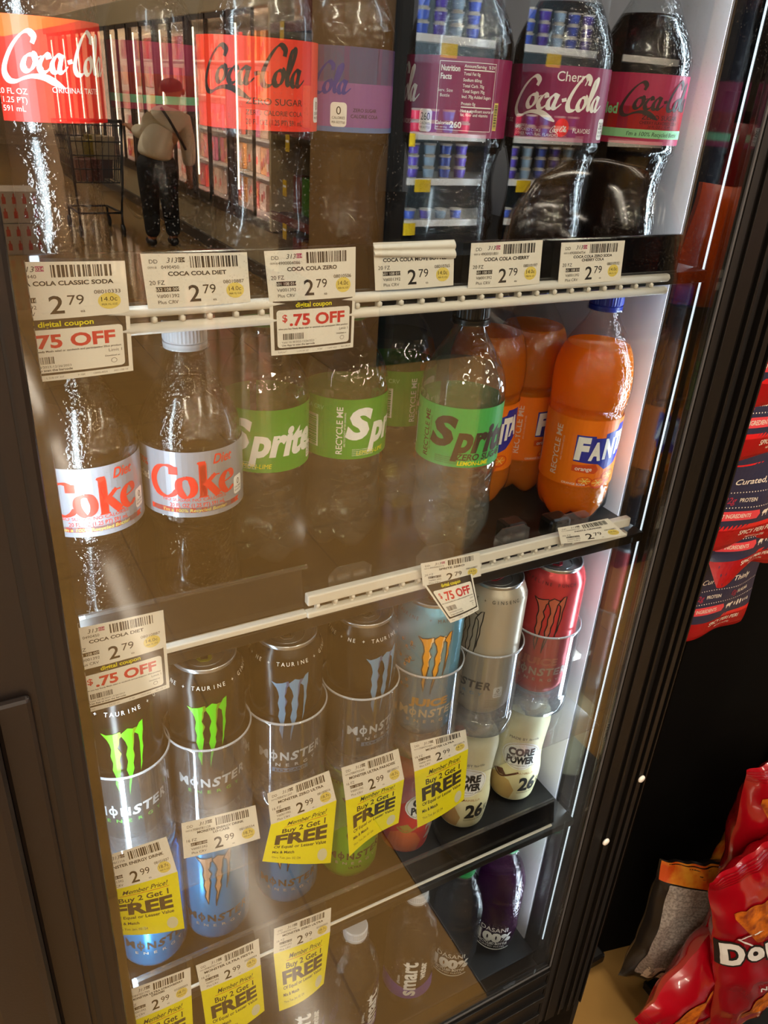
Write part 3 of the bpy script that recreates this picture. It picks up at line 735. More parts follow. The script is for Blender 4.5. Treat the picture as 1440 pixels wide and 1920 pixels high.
def free_art():
    a = Art(); W, H = 58.0, 44.0
    a.text('Member Price!', 32, -5.0, 3.4, M_INK, shear=.35, bold=.01, w=34); a.rect(12, 50, -8.1, -7.7, M_RED)
    a.text('Buy 2 Get 1', 30, -11.5, 4.0, M_INK, bold=.02, w=38); a.text('FREE', 29, -20.0, 9.2, M_INKB, bold=.045, w=45)
    a.text('Of Equal or Lesser Value', 29, -27.6, 2.5, M_INK, bold=.02, w=45); a.text('Mix & Match', 6, -33, 2.4, M_INK, bold=.025, al='l'); a.text('Thru Tue. Jan. 02 /24', 6, -38.5, 1.9, M_INKB, al='l')
    a.disc(49, -37, 4.6, 4.6, mat('pale_coupon_spot', '#d8d8b8', .6))
    return a, W, H
def sheet_obj(nm, art, W, H, fn, paper, parent=None, clip=None, nu=10, nv=8):
    """Paper sheet with its print, mapped by fn; back face a hair behind."""
    b = MB()
    b.sheet(lambda u, v: fn(u, v, 0), nu, nv, paper, flip=True)
    b.sheet(lambda u, v: fn(u, v, -.0003), nu, nv, M_PAPER)
    b.art(art, lambda x, y, off: fn(x/W, -y/H, off), .00007, segu=W/8, segv=H/4)
    return b.build(nm, parent)
CA, CW, CH = coupon_art(); FA, FW, FH = free_art()
GT = 'price tags along the shelf fronts'
def price_tag(label, spec, white, lower=None, low=None, bulge=.0012, lbulge=.0015, curl=0.0):
    a, W, H = spec
    c = [Vector(p) for p in white]; base = sum(c, Vector())/4
    rt = empty('price_tag', base, label, 'price tag')
    o = sheet_obj('ticket', a, W, H, patch(white, bulge), M_PAPER); adopt(o, rt)
    if lower:
        art, w_, h_ = (CA, CW, CH) if low == 'coupon' else (FA, FW, FH)
        nm = 'digital_coupon' if low == 'coupon' else 'yellow_coupon'
        o = sheet_obj(nm, art, w_, h_, patch(lower, lbulge, curl), M_PAPER if low == 'coupon' else M_YEL); adopt(o, rt)
        o['label'] = 'white digital coupon' if low == 'coupon' else 'bright yellow member coupon'
    return rt
price_tag('cola classic price tag with digital coupon, leftmost on the top shelf', white_art('COCA COLA CLASSIC SODA', '0490440', '601 108 016', '08010333', ('2', '79'), '14.0c', '20 FZ', pink=True, seed=3),
    [(0.026, 0.0255, 1.3615), (0.0944, 0.0255, 1.3598), (0.0945, 0.0255, 1.3318), (0.0262, 0.0255, 1.3308)],
    [(0.0263, 0.0255, 1.3314), (0.0945, 0.0255, 1.3318), (0.0937, 0.0255, 1.2984), (0.0273, 0.0255, 1.2971)], 'coupon')
price_tag('diet cola price tag without a coupon, second on the top shelf', white_art('COCA COLA DIET', '0490450', '652 108 009', '08010887', ('2', '79'), '14.0c', '20 FZ', seed=4),
    [(0.1029, 0.0255, 1.3632), (0.1637, 0.0255, 1.3621), (0.1654, 0.0255, 1.3335), (0.1049, 0.0255, 1.3332)],
    None, None)
price_tag('sugar-free cola price tag with digital coupon, third on the top shelf', white_art('COCA COLA ZERO', '4900004086', '601 108 014', '08010506', ('2', '79'), '14.0c', '20 FZ', pink=True, seed=5),
    [(0.1742, 0.0255, 1.3624), (0.2341, 0.0255, 1.3631), (0.2352, 0.0255, 1.3327), (0.1772, 0.0255, 1.3328)],
    [(0.1772, 0.0255, 1.3331), (0.2352, 0.0255, 1.333), (0.2352, 0.0255, 1.2998), (0.1784, 0.0255, 1.2993)], 'coupon')
price_tag('top-shelf price tag with a curled white strip along its top', white_art('COCA COLA MOVE BOTTLE', '4900012345', '601 108 015', '08010765', ('2', '79'), '14.0c', '20 FZ', seed=6),
    [(0.2463, 0.0255, 1.3653), (0.3065, 0.0255, 1.3657), (0.3092, 0.0255, 1.336), (0.2496, 0.0255, 1.3356)],
    None, None)
price_tag('cherry cola price tag, fifth on the top shelf', white_art('COCA COLA CHERRY', '4900001801', '601 108 017', '08010197', ('2', '79'), '14.0c', '20 FZ', pink=True, seed=7),
    [(0.3204, 0.0255, 1.363), (0.3806, 0.0255, 1.3636), (0.383, 0.0255, 1.3334), (0.3213, 0.0255, 1.3332)],
    None, None)
price_tag('sugar-free cherry cola price tag, rightmost on the top shelf', white_art('COCA COLA ZERO SODA', '4900004754', '601 108 018', '08010532', ('2', '79'), '14.0c', '20 FZ', pink=True, two='CHERRY COLA', seed=8),
    [(0.3979, 0.0255, 1.3613), (0.4586, 0.0255, 1.3613), (0.4615, 0.0255, 1.3323), (0.4006, 0.0255, 1.3314)],
    None, None)
price_tag('diet cola price tag with digital coupon on the second shelf', white_art('COCA COLA DIET', '0490450', '601 108 009', '08010887', ('2', '79'), '14.0c', '20 FZ', pink=True, seed=9),
    [(0.035, 0.0255, 1.1311), (0.0991, 0.0255, 1.1296), (0.0992, 0.0255, 1.0986), (0.0358, 0.0255, 1.097)],
    [(0.0359, 0.0255, 1.0979), (0.0992, 0.0255, 1.0995), (0.099, 0.0255, 1.0624), (0.0374, 0.0255, 1.0604)], 'coupon')
price_tag('lemon-lime zero price tag with a dangling crooked coupon', white_art('SPRITE ZERO', '4900002719', '601 108 020', '08010887', ('2', '79'), '14.0c', '20 FZ', pink=True, seed=10),
    [(0.3029, 0.0235, 1.1182), (0.3601, 0.0235, 1.1152), (0.3651, 0.0235, 1.0909), (0.3071, 0.0235, 1.0953)],
    [(0.3075, 0.022, 1.0971), (0.3541, 0.022, 1.0967), (0.3585, 0.012, 1.0656), (0.3306, 0.012, 1.06)], 'coupon')
price_tag('orange soda price tag slid into the right end of the rail', white_art('FANTA ORANGE', '4900002720', '601 108 021', '08010885', ('2', '79'), '14.0c', '20 FZ', seed=11),
    [(0.4424, 0.0235, 1.1209), (0.5014, 0.0235, 1.1183), (0.5242, 0.018, 1.0989), (0.4488, 0.0225, 1.1039)],
    None, None)
price_tag('green energy drink price tag with yellow coupon, leftmost on the third shelf', white_art('MONSTER ENERGY DRINK', '70847811116', '601 108 004', '08101037', ('2', '99'), '18.7c', '16 FZ', seed=12),
    [(0.0315, 0.027, 0.9159), (0.0869, 0.027, 0.9125), (0.0931, 0.027, 0.8665), (0.0328, 0.027, 0.8754)],
    [(0.033, 0.027, 0.8766), (0.0931, 0.027, 0.8677), (0.0946, 0.027, 0.7928), (0.0328, 0.027, 0.825)], 'free', lbulge=0.003)
price_tag('low-carb energy drink price tag without a yellow coupon', white_art('MONSTER ENERGY DRINK', '7084781128', '601 108 009', '08100334', ('2', '99'), '18.7c', '16 FZ', two='LO-CARB', seed=13),
    [(0.0995, 0.027, 0.9214), (0.1619, 0.027, 0.9118), (0.1656, 0.027, 0.8696), (0.0992, 0.027, 0.88)],
    None, None)
price_tag('price tag with an evenly hanging yellow coupon over the third blue can', white_art('MONSTER ZERO ULTRA', '7084701247', '601 108 010', '08100016', ('2', '99'), '18.7c', '16 FZ', seed=14),
    [(0.1725, 0.027, 0.9206), (0.2299, 0.027, 0.9217), (0.2386, 0.027, 0.8803), (0.1756, 0.027, 0.8811)],
    [(0.1756, 0.027, 0.8818), (0.2385, 0.027, 0.8817), (0.2316, 0.02, 0.8096), (0.1639, 0.018, 0.8514)], 'free', lbulge=0.003)
price_tag('price tag with a crooked yellow coupon over the lime can', white_art('MONSTER ULTRA PARADISE', '7084703308', '601 108 011', '08100017', ('2', '99'), '18.7c', '16 FZ', seed=15),
    [(0.2419, 0.027, 0.9196), (0.2999, 0.027, 0.9182), (0.3096, 0.027, 0.8755), (0.2478, 0.027, 0.8766)],
    [(0.2478, 0.027, 0.8773), (0.3095, 0.027, 0.8769), (0.3058, 0.024, 0.8215), (0.25, 0.018, 0.8106)], 'free', lbulge=-0.004)
price_tag('price tag with yellow coupon, rightmost on the third shelf', white_art('MONSTER ULTRA', '7084703482', '601 108 012', '08100018', ('2', '99'), '18.7c', '16 FZ', seed=16),
    [(0.3123, 0.027, 0.9196), (0.3748, 0.027, 0.9117), (0.3815, 0.027, 0.8841), (0.3203, 0.027, 0.8804)],
    [(0.3203, 0.027, 0.8811), (0.3813, 0.027, 0.8856), (0.3855, 0.027, 0.8126), (0.3314, 0.027, 0.7986)], 'free', lbulge=0.002)
price_tag('strawberry energy drink price tag with yellow coupon, leftmost on the fourth shelf', white_art('MONSTER ULTRA STRAWBERRY', '70847031743', '601 108 013', '03200003', ('2', '99'), '18.7c', '16 FZ', two='DREAMS', seed=17),
    [(0.0363, 0.0265, 0.7439), (0.0966, 0.0265, 0.7369), (0.0954, 0.0265, 0.6959), (0.0358, 0.0265, 0.6982)],
    [(0.0359, 0.0265, 0.6989), (0.0955, 0.0265, 0.6974), (0.0934, 0.0265, 0.6103), (0.033, 0.0265, 0.6115)], 'free')
price_tag('price tag with yellow coupon, second on the fourth shelf', white_art('MONSTER ULTRA FIESTA', '70847031744', '601 108 019', '03200004', ('2', '99'), '18.7c', '16 FZ', seed=18),
    [(0.1015, 0.0265, 0.7358), (0.162, 0.0265, 0.7351), (0.1635, 0.0265, 0.6932), (0.1044, 0.0265, 0.6949)],
    [(0.1045, 0.0265, 0.6957), (0.1635, 0.0265, 0.694), (0.1665, 0.0265, 0.6165), (0.1077, 0.0265, 0.6066)], 'free', lbulge=0.003)
price_tag('price tag with yellow coupon, beside the large clear bottle', white_art('MONSTER ZERO ULTRA', '70847031745', '601 108 022', '03200005', ('2', '99'), '18.7c', '16 FZ', seed=19),
    [(0.1776, 0.0265, 0.7393), (0.2376, 0.0265, 0.7336), (0.2376, 0.0265, 0.6947), (0.1768, 0.0265, 0.7007)],
    [(0.1768, 0.0265, 0.7016), (0.2376, 0.0265, 0.6964), (0.2304, 0.022, 0.6221), (0.1793, 0.018, 0.6188)], 'free', lbulge=0.004)
# curled strip on top of the move bottle ticket
_ct = [o for o in C.objects if o.get('label', '').startswith('top-shelf price tag with a curled')][0]
b = MB(); _f = patch([(0.2455, 0.0245, 1.3642), (0.3059, 0.0245, 1.3653), (0.3077, 0.0245, 1.354), (0.2466, 0.0245, 1.3571)], .0)
b.sheet(lambda u, v: _f(u, v, .0016*abs(math.sin(2*PI*v))+.0004), 6, 10, M_PAPER, flip=True); b.sheet(lambda u, v: _f(u, v, .0016*abs(math.sin(2*PI*v))+.0001), 6, 10, M_PAPER)
adopt(b.build('curled_strip'), _ct)

# ================================================================== drinks
def cyl(radf, phi):
    def f(u, v, off=0.0):
        r = (radf(v) if callable(radf) else radf) + off; a = phi + u/(radf(v) if callable(radf) else radf)
        return Vector((r*math.sin(a), -r*math.cos(a), v))
    return f
def scale_art(a, k, dx=0, dy=0):
    o = Art(); o.items = [([(x*k+dx, y*k+dy) for x, y in vs], fs, m, l) for vs, fs, m, l in a.items]; return o
NIB = (math.radians(35), .22)
SCRIPT = [
    [(2.05, 2.35), (2.18, 2.72), (1.92, 2.98), (1.50, 2.82), (.95, 2.25), (.45, 1.45), (.22, .75), (.42, .28), (.85, .22), (1.35, .42), (1.9, .55), (2.6, .50, 1.2), (3.2, .22, 1.1), (3.75, -.05, .3)],
    [(2.0, 1.75), (1.62, 1.62), (1.38, 1.15), (1.50, .85), (1.82, .92), (2.1, 1.35), (2.08, 1.72), (1.98, 1.78)], [(2.0, 1.72, .6), (2.25, 1.6, .5), (2.5, 1.7, .4)],
    [(2.95, 1.55), (2.85, 1.78), (2.58, 1.62), (2.32, 1.15), (2.45, .82), (2.75, .88), (3.1, 1.2, .6)],
    [(3.72, 1.66), (3.45, 1.76), (3.12, 1.35), (3.10, .92), (3.38, .88), (3.66, 1.35)], [(3.80, 1.85), (3.58, 1.25), (3.52, .90), (3.76, .90), (4.1, 1.2, .5)],
    [(4.1, 1.42, 1.3), (4.45, 1.52, 1.3)],
    [(6.15, 2.55), (6.2, 2.95), (5.85, 3.2), (5.4, 2.85), (4.9, 2.1), (4.6, 1.3), (4.7, .82), (5.1, .80), (5.5, 1.1, .7)],
    [(5.95, 1.75), (5.6, 1.62), (5.40, 1.15), (5.52, .85), (5.82, .92), (6.05, 1.35), (6.03, 1.7), (5.95, 1.78)], [(6.0, 1.7, .6), (6.3, 1.65, .4)],
    [(6.25, 1.1, .5), (6.6, 1.8), (6.95, 2.6), (6.98, 3.0), (6.75, 2.9), (6.52, 2.2), (6.35, 1.3), (6.42, .9), (6.7, 1.05, .5)],
    [(7.32, 1.66), (7.05, 1.76), (6.76, 1.35), (6.75, .92), (7.0, .88), (7.28, 1.35)], [(7.42, 1.85), (7.2, 1.25), (7.15, .90), (7.4, .90), (7.8, 1.25, .5)]]
def cola_script(a, x, y, w_, m, layer=2):
    k = w_/7.6
    for st in SCRIPT: a.stroke([((p[0]-3.95)*k+x, (p[1]-1.5)*k+y) + tuple(p[2:]) for p in st], .40*k, m, layer, NIB, 5)
DN = (math.radians(8), .22)
DIET = [
    [(2.30, 2.35, .8), (2.28, 2.9, .7), (1.7, 3.12), (.95, 2.85), (.40, 2.0), (.38, 1.1), (.85, .35), (1.6, .12), (2.25, .40), (2.5, .8, .6)], [(2.30, 2.3, 1.2), (2.30, 3.05, 1.2)],
    [(3.35, 2.05), (2.85, 1.75), (2.72, 1.1), (3.0, .40), (3.45, .15), (3.92, .5), (4.05, 1.15), (3.8, 1.85), (3.35, 2.05)],
    [(4.55, 3.2, 1.0), (4.85, 3.2, 1.0), (4.85, .15, 1.0)], [(4.85, 3.2), (4.85, 1.8), (4.85, .15)], [(6.0, 2.2, .8), (5.5, 1.75, .8), (4.95, 1.2, .8)], [(5.25, 1.5, .9), (5.65, .9, 1.1), (6.25, .15, 1.1)], [(5.85, .12, .5), (6.6, .12, .5)], [(5.6, 2.1, .5), (6.4, 2.1, .5)], [(4.45, .12, .5), (5.3, .12, .5)],
    [(6.75, 1.15, .7), (7.55, 1.35, .6), (7.8, 1.6, .8), (7.65, 2.0, .9), (7.2, 2.1), (6.75, 1.7), (6.6, 1.05), (6.85, .42), (7.35, .15), (7.95, .5, .7)]]
def coke_serif(a, x, y, w_, m):
    k = w_/7.8
    for st in DIET: a.stroke([((p[0]-4.1)*k+x, (p[1]-1.6)*k+y) + tuple(p[2:]) for p in st], .68*k, m, 2, DN, 5)
CLAW = [
    [(.0, .92), (.12, .895), (.27, .905), (.44, .93), (.46, .87), (.40, .84), (.385, .77), (.34, .71), (.41, .63), (.35, .54), (.37, .46), (.325, .30), (.30, .15), (.285, .04), (.20, .19), (.23, .29), (.175, .40), (.205, .50), (.165, .60), (.20, .70), (.175, .77), (.13, .83)],
    [(.45, .90), (.60, .955), (.78, .92), (.82, .94), (.73, .85), (.715, .75), (.68, .65), (.70, .56), (.645, .46), (.655, .38), (.59, .27), (.53, .12), (.49, .0), (.495, .15), (.53, .27), (.485, .38), (.535, .50), (.51, .60), (.565, .70), (.525, .79), (.45, .865)],
    [(.75, .875), (.88, .98), (.97, 1.0), (.955, .85), (.91, .73), (.92, .63), (.87, .50), (.86, .42), (.80, .30), (.83, .46), (.84, .60), (.85, .71), (.83, .83)]]
def claw(a, x, y, w_, h_, m, edge=None, shade=None, layer=1):
    for c in CLAW:
        P = [((p[0]-.5)*w_+x, (p[1]-.5)*h_+y) for p in c]
        if edge: a.stroke(P+[P[0]], w_*.035, edge, layer+2, n=1)
        a.poly(P, m, layer+1)
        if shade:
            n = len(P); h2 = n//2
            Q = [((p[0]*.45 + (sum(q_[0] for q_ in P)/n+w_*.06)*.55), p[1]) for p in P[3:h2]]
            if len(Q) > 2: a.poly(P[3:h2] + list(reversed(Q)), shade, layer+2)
def fit_poly(a, pts, m, layer): a.poly(pts, m, layer)

M_DCL = mat('silver_label', '#9fa2ad', .32, .3); M_DCR = mat('diet_red_print', '#df2a1e', .45); M_GRN = mat('green_label', '#4a9a2c', .45); M_GRNZ = mat('bright_green_label', '#3cae52', .45)
M_SPK = mat('dark_brown_print', '#33201a', .5); M_ORL = mat('orange_label', '#f07808', .42); M_BLU = mat('blue_print', '#1c2a9c', .4); M_DORG = mat('dark_orange_print', '#d24a10', .45)
M_CRED = mat('cola_red_label', '#e01e14', .42); M_CORG = mat('cola_orange_band', '#f2541c', .42); M_CHER = mat('cherry_label', '#8a1450', .42); M_CHZ = mat('cherry_pink_band', '#b02a54', .42); M_ZRED = mat('zero_red_label', '#e8351c', .42)
M_VIO = mat('violet_label', '#8a5aa0', .42); M_BLUL = mat('blue_label', '#5a7ab4', .42)
M_CAPW = mat('frosted_white_cap', '#c6cbd4', .4); M_CAPB = mat('blue_cap', '#1c2f9e', .35); M_CAPK = mat('black_cap', '#0c0d0e', .35); M_CAPG = mat('green_cap', '#1c8a4c', .35); M_CAPR = mat('red_cap', '#b01818', .35)

def cal_badge(a, x, y, n, m=None):
    a.rrect(x-5.2, x+5.2, y-7, y+7, 2.2, M_WHITE, 2); a.text(n, x, y+2.4, 4.6, M_INK, layer=3, w=7.5 if len(n) > 1 else 3); a.text('CALORIES', x, y-1.8, 1.5, M_INK, layer=3, w=8.2); a.text('PER BOTTLE', x, y-4.4, 1.3, M_INK, layer=3, w=8.2)
def nutrition(a, x0, y0, w_, h_, m, n):
    x1, y1 = x0+w_, y0+h_
    for r_ in ((x0, x1, y0, y0+.35), (x0, x1, y1-.35, y1), (x0, x0+.35, y0, y1), (x1-.35, x1, y0, y1)): a.rect(*r_, m, 2)
    a.text('Nutrition', x0+7.6, y1-4, 3.3, m, bold=.03, w=12.6, layer=2); a.text('Facts', x0+5, y1-8.8, 3.3, m, bold=.03, w=7.6, layer=2); a.text('Serv. Size', x0+5, y1-17, 1.9, m, layer=2); a.text('1 Bottle', x0+4.2, y1-20, 1.9, m, layer=2)
    a.text('Calories', x0+5.2, y0+4.4, 2.2, m, layer=2, bold=.02); a.text('per serving', x0+4.4, y0+1.9, 1.2, m, layer=2); a.text(n, x0+14, y0+3.6, 3.6, m, bold=.03, layer=2)
    xx = x0+16.5
    for t, y in (('Amount/Serving   % DV', -2.4), ('Total Fat 0g', -6.8), ('Sodium 60mg', -10.4), ('Total Carb. 70g', -13.8), ('Total Sugars 70g', -17.0), ('Incl. 70g Added Sugars', -20.2), ('Protein 0g', -24.4), ('Not a significant source of', -28.6), ('fat, fiber and vitamins', -31)):
        a.text(t, xx, y1+y, 1.8, m, al='l', bold=.015, layer=2, fx=.9)
    for y, t in ((-4.5, .7), (-26.5, .7)): a.rect(xx, x1-1, y1+y-t/2, y1+y+t/2, m, 2)
def L_diet():
    a = Art(); a.grid(-110, 110, 0, 50, M_DCL)
    coke_serif(a, 0, 27.5, 62, M_DCR); a.text('Diet', 22, 43.5, 7, M_DCR, shear=.25, layer=3, bold=.02, w=15)
    a.text('NO SUGAR NO CALORIES', 0, 13.8, 2.3, M_DCR, w=46); a.text('20 FL OZ (1.25 PT) 591 mL', 2, 9.6, 2.9, M_DCR, w=40, bold=.01)
    a.rect(-34, 33, 3.6, 7.6, M_DCR); a.poly([(33, 3.6), (37.5, 3.6), (35.5, 5.6), (37.5, 7.6), (33, 7.6)], M_DCR); a.text("I'm a 100% Recycled Bottle!", 0, 5.5, 2.5, M_HILITE, layer=2, shear=.1, w=46)
    cal_badge(a, 36.5, 17, '0'); a.text('100%', -42, 38, 5, M_DCR, bold=.02, w=13); a.text('ycled', -42, 28, 6, M_WHITE, bold=.03, w=14)
    for k in range(12): a.text('Ingredients carbonated water caramel color'[k:k+26], 58, 42-2.8*k, 1.4, M_GREYINK)
    a.barcode(75, 90, 10, 40, M_INK, 4, 1, True); return a, 50
def L_sprite(zero=False):
    a = Art(); base = M_GRNZ if zero else M_GRN; ink = M_SPK if zero else M_WHITE
    a.grid(-110, 110, 0, 52, base)
    a.text('S', -30, 31, 24, ink, shear=.22, bold=.05, layer=2, w=20); a.text('prite', 10, 26, 23, ink, shear=.22, bold=.045, layer=2, w=56)
    if zero: a.text('ZERO SUGAR', 6, 9.5, 5.4, ink, shear=.2, bold=.03, w=48, layer=2); a.text('LEMON-LIME', -2, 3.8, 3.6, M_YEL, shear=.15, bold=.03, w=28, layer=2)
    else: a.text('LEMON-LIME', -18, 5.5, 3.8, M_YEL, shear=.15, w=28, layer=2); cal_badge(a, 37, 11, '230')
    a.text('RECYCLE ME', -47, 25, 5, ink, rot=PI/2, bold=.015, w=41, layer=2); a.text('ARE YOU READY AFTER DRINKING', -42.6, 26, 1.5, ink, rot=PI/2, w=30, layer=2)
    for k in range(4): a.text('NATURALLY FLAVORED SODA', -26, 8.5-1.7*k, 1.0, ink, layer=2)
    a.rect(-80, -66, 8, 36, M_WHITE); a.barcode(-79, -67.5, 9.5, 34.5, M_INK if zero else M_GRN, 3, 2, True)
    a.text('CA CRV', -70, 43, 3.6, M_LGREEN if not zero else ink, layer=2)
    for k in range(3): t = k*2*PI/3; a.stroke([(-89+3.2*math.cos(t), 20+3.2*math.sin(t)), (-89+4*math.cos(t+.8), 20+4*math.sin(t+.8)), (-89+3.2*math.cos(t+1.6), 20+3.2*math.sin(t+1.6))], 1.5, ink, 2)
    a.rect(-95, -83, 11, 12, ink, 2); a.rect(-95, -83, 29, 30, ink, 2)
    nutrition(a, 56, 6, 34, 40, ink, '230'); return a, 52
def L_fanta():
    a = Art(); a.grid(-115, 115, 0, 67, M_ORL)
    a.poly([(-20, 26), (-20, 52), (-2, 52), (-2, 50), (8, 50), (8, 54), (22, 57), (24, 62), (40, 62), (40, 34), (26, 22), (12, 18), (4, 24)], M_BLU, 1)
    for t, x, h, y in (('F', -13, 20, 39), ('A', 0, 16, 37), ('N', 14, 18, 39), ('T', 25, 20, 43), ('A', 34, 18, 45)): a.text(t, x, y, h, M_WHITE, bold=.06, layer=2, w=12, shear=.06)
    a.poly([(-20, 16), (-20, 22), (2, 24), (6, 18), (2, 14)], M_DORG, 1); a.text('orange', -9, 19, 4, M_WHITE, layer=2, bold=.01)
    for k, (x, y, r) in enumerate(((-6, 6, 8), (8, 4, 9), (20, 10, 10))):
        a.disc(x, y, r, r*.62, M_DORG, 1); a.disc(x, y+.5, r*.8, r*.48, M_ORL, 2)
        for s_ in range(6): t = s_*PI/3; a.stroke([(x, y+.5), (x+r*.7*math.cos(t), y+.5+r*.42*math.sin(t))], .6, M_HILITE, 3, n=1)
    a.text('RECYCLE ME', -38, 33, 6, M_LAV, rot=PI/2, bold=.02, w=50, layer=2); a.text('ARE YOU READY AFTER', -32, 36, 1.6, M_LAV, rot=PI/2, layer=2)
    a.text('ORANGE SODA', -16, -0.5+3.2, 2.2, M_WHITE, layer=3); a.rect(-80, -62, 12, 40, M_LAV); a.barcode(-78, -64, 14, 38, M_BLU, 8, 2, True)
    for k in range(4): a.text('contains 1% juice', -71, 46+3*k, 1.6, M_LAV, layer=2)
    nutrition(a, 58, 10, 38, 44, M_LAV, '270'); return a, 67
M_LAV = mat('lavender_print', '#e8c8b8', .5)
def L_cola(kind):
    a = Art(); H = 48
    if kind == 'classic':
        a.grid(-115, 115, 0, H, M_CRED); a.poly([(-115, 34), (-20, 38), (20, 48), (-115, 48)], M_CORG, 1); cola_script(a, 8, 29, 62, M_WHITE); a.text('ORIGINAL TASTE', 14, 15.5, 2.6, M_WHITE); cal_badge(a, -38, 11, '240')
        a.poly([(-50, 0), (-52, 20), (-47, 30), (-46, 44), (-36, 44), (-35, 30), (-30, 20), (-28, 0)], M_DKRED, 1)
        for k, t in enumerate(('20 FL OZ', '(1.25 PT)', '591 mL')): a.text(t, -20, 14-4*k, 2.6, M_LAV)
    elif kind == 'diet':
        return L_diet()
    elif kind == 'zero':
        a.grid(-115, 115, 0, H, M_ZRED); cola_script(a, 0, 30, 66, M_INK); a.text('ZERO SUGAR', 14, 15.5, 3.4, M_INK, w=36); a.text('ZERO CALORIE COLA', 14, 9.5, 2.6, M_INK, w=36); a.text('20 FL OZ (1.25 PT) 591 mL', 14, 4.5, 2.8, M_INK, w=36); cal_badge(a, 50, 12, '0')
    elif kind == 'move':
        a.grid(-115, 115, 0, H, M_VIO); a.rect(-115, 115, 28, H, M_BLUL); a.rect(-115, 115, 0, 3, M_BLUL, 2); cola_script(a, -14, 27, 54, M_BLU); cal_badge(a, 6, 10, '0'); a.text('ZERO SUGAR', 24, 13, 2, M_INK); a.text('CALORIE COLA', 24, 9.5, 2, M_INK)
    elif kind == 'cherry':
        a.grid(-115, 115, 0, H, M_CHER); a.text('Cherry', 8, 41.5, 6, M_WHITE, bold=.005, w=24); cola_script(a, 0, 27, 70, M_WHITE)
        a.disc(4, 9, 5.2, 6, M_CRED, 1); cola_script(a, 2, 7.5, 12, M_WHITE, 3); a.text('FLAVORS', 20, 7.5, 3, M_WHITE, w=15)
        for k, t in enumerate(('CHERRY', 'FLAVORED COKE', 'OTHER NATURAL FLAVORS')): a.text(t, -32, 9-2.6*k, 1.9, M_WHITE, al='l')
        cal_badge(a, 42, 9, '260'); nutrition(a, 50, 4, 40, 41, M_WHITE, '260'); a.rect(92, 96, 5, 22, M_HILITE, 2); a.barcode(92.5, 95.5, 6, 21, M_INK, 4, 3, True); a.text('20 FL OZ', -44, 12, 2.6, M_WHITE)
    else:
        a.grid(-115, 115, 0, H, M_CHZ); a.rect(-115, 115, 6, 26, M_ZRED); a.rect(-115, 115, 4.5, 10.5, M_LGREEN, 2); cola_script(a, 8, 30, 62, M_SPK, 3); a.text('ZERO SUGAR', 10, 19, 3.2, M_INK, w=32, layer=3); a.text('CHERRY FLAVORED COLA', 10, 15.2, 2.2, M_INK, w=34, layer=3)
        a.text("I'm a 100% Recycled Bottle!", 8, 7.4, 2.9, M_INK, layer=3, shear=.1, w=46); a.text('ycled', -34, 24, 7, M_LGREEN, bold=.03, layer=3, w=18); a.text('20 FL OZ (1.25 PT)', 10, 12.4, 1.8, M_INK, layer=3)
    return a, H
M_DKRED = mat('deep_red_print', '#a80c10', .45)

PROF = {
    'contour': [(.012, .002), (.024, .0005), (.030, .005), (.0335, .014), (.0325, .028), (.0305, .042), (.0298, .055), (.0312, .068), (.0345, .080), (.0362, .086), (.0362, .141), (.0352, .149), (.0325, .158), (.0275, .168), (.0220, .178), (.0172, .187), (.0140, .194), (.0128, .199), (.0128, .205)],
    'dimple': [(.012, .003), (.024, .0005), (.0315, .006), (.0350, .018), (.0356, .034), (.0340, .050), (.0335, .064), (.0350, .078), (.0356, .086), (.0356, .144), (.0352, .152), (.0325, .163), (.0270, .174), (.0210, .184), (.0160, .192), (.0132, .198), (.0128, .205)],
    'twist': [(.012, .003), (.024, .0005), (.0310, .006), (.0345, .018), (.0352, .030), (.0350, .040), (.0350, .110), (.0362, .118), (.0370, .132), (.0364, .148), (.0340, .160), (.0290, .172), (.0225, .183), (.0165, .192), (.0132, .199), (.0128, .206)],
    'water': [(.010, .004), (.022, .0005), (.0290, .005), (.0325, .014), (.0318, .030), (.0330, .036), (.0318, .042), (.0325, .060), (.0325, .095), (.0312, .102), (.0325, .110), (.0315, .124), (.0270, .142), (.0210, .158), (.0155, .172), (.0128, .180), (.0125, .186)],
    'slim': [(.010, .004), (.022, .0005), (.0300, .005), (.0325, .014), (.0325, .110), (.0318, .122), (.0285, .138), (.0225, .153), (.0165, .166), (.0130, .176), (.0125, .184)]}
def rad_at(prof, z):
    for (r0, z0), (r1, z1) in zip(prof, prof[1:]):
        if z0 <= z <= z1: return r0 + (r1-r0)*(z-z0)/max(z1-z0, 1e-6)
    return prof[-1][0]
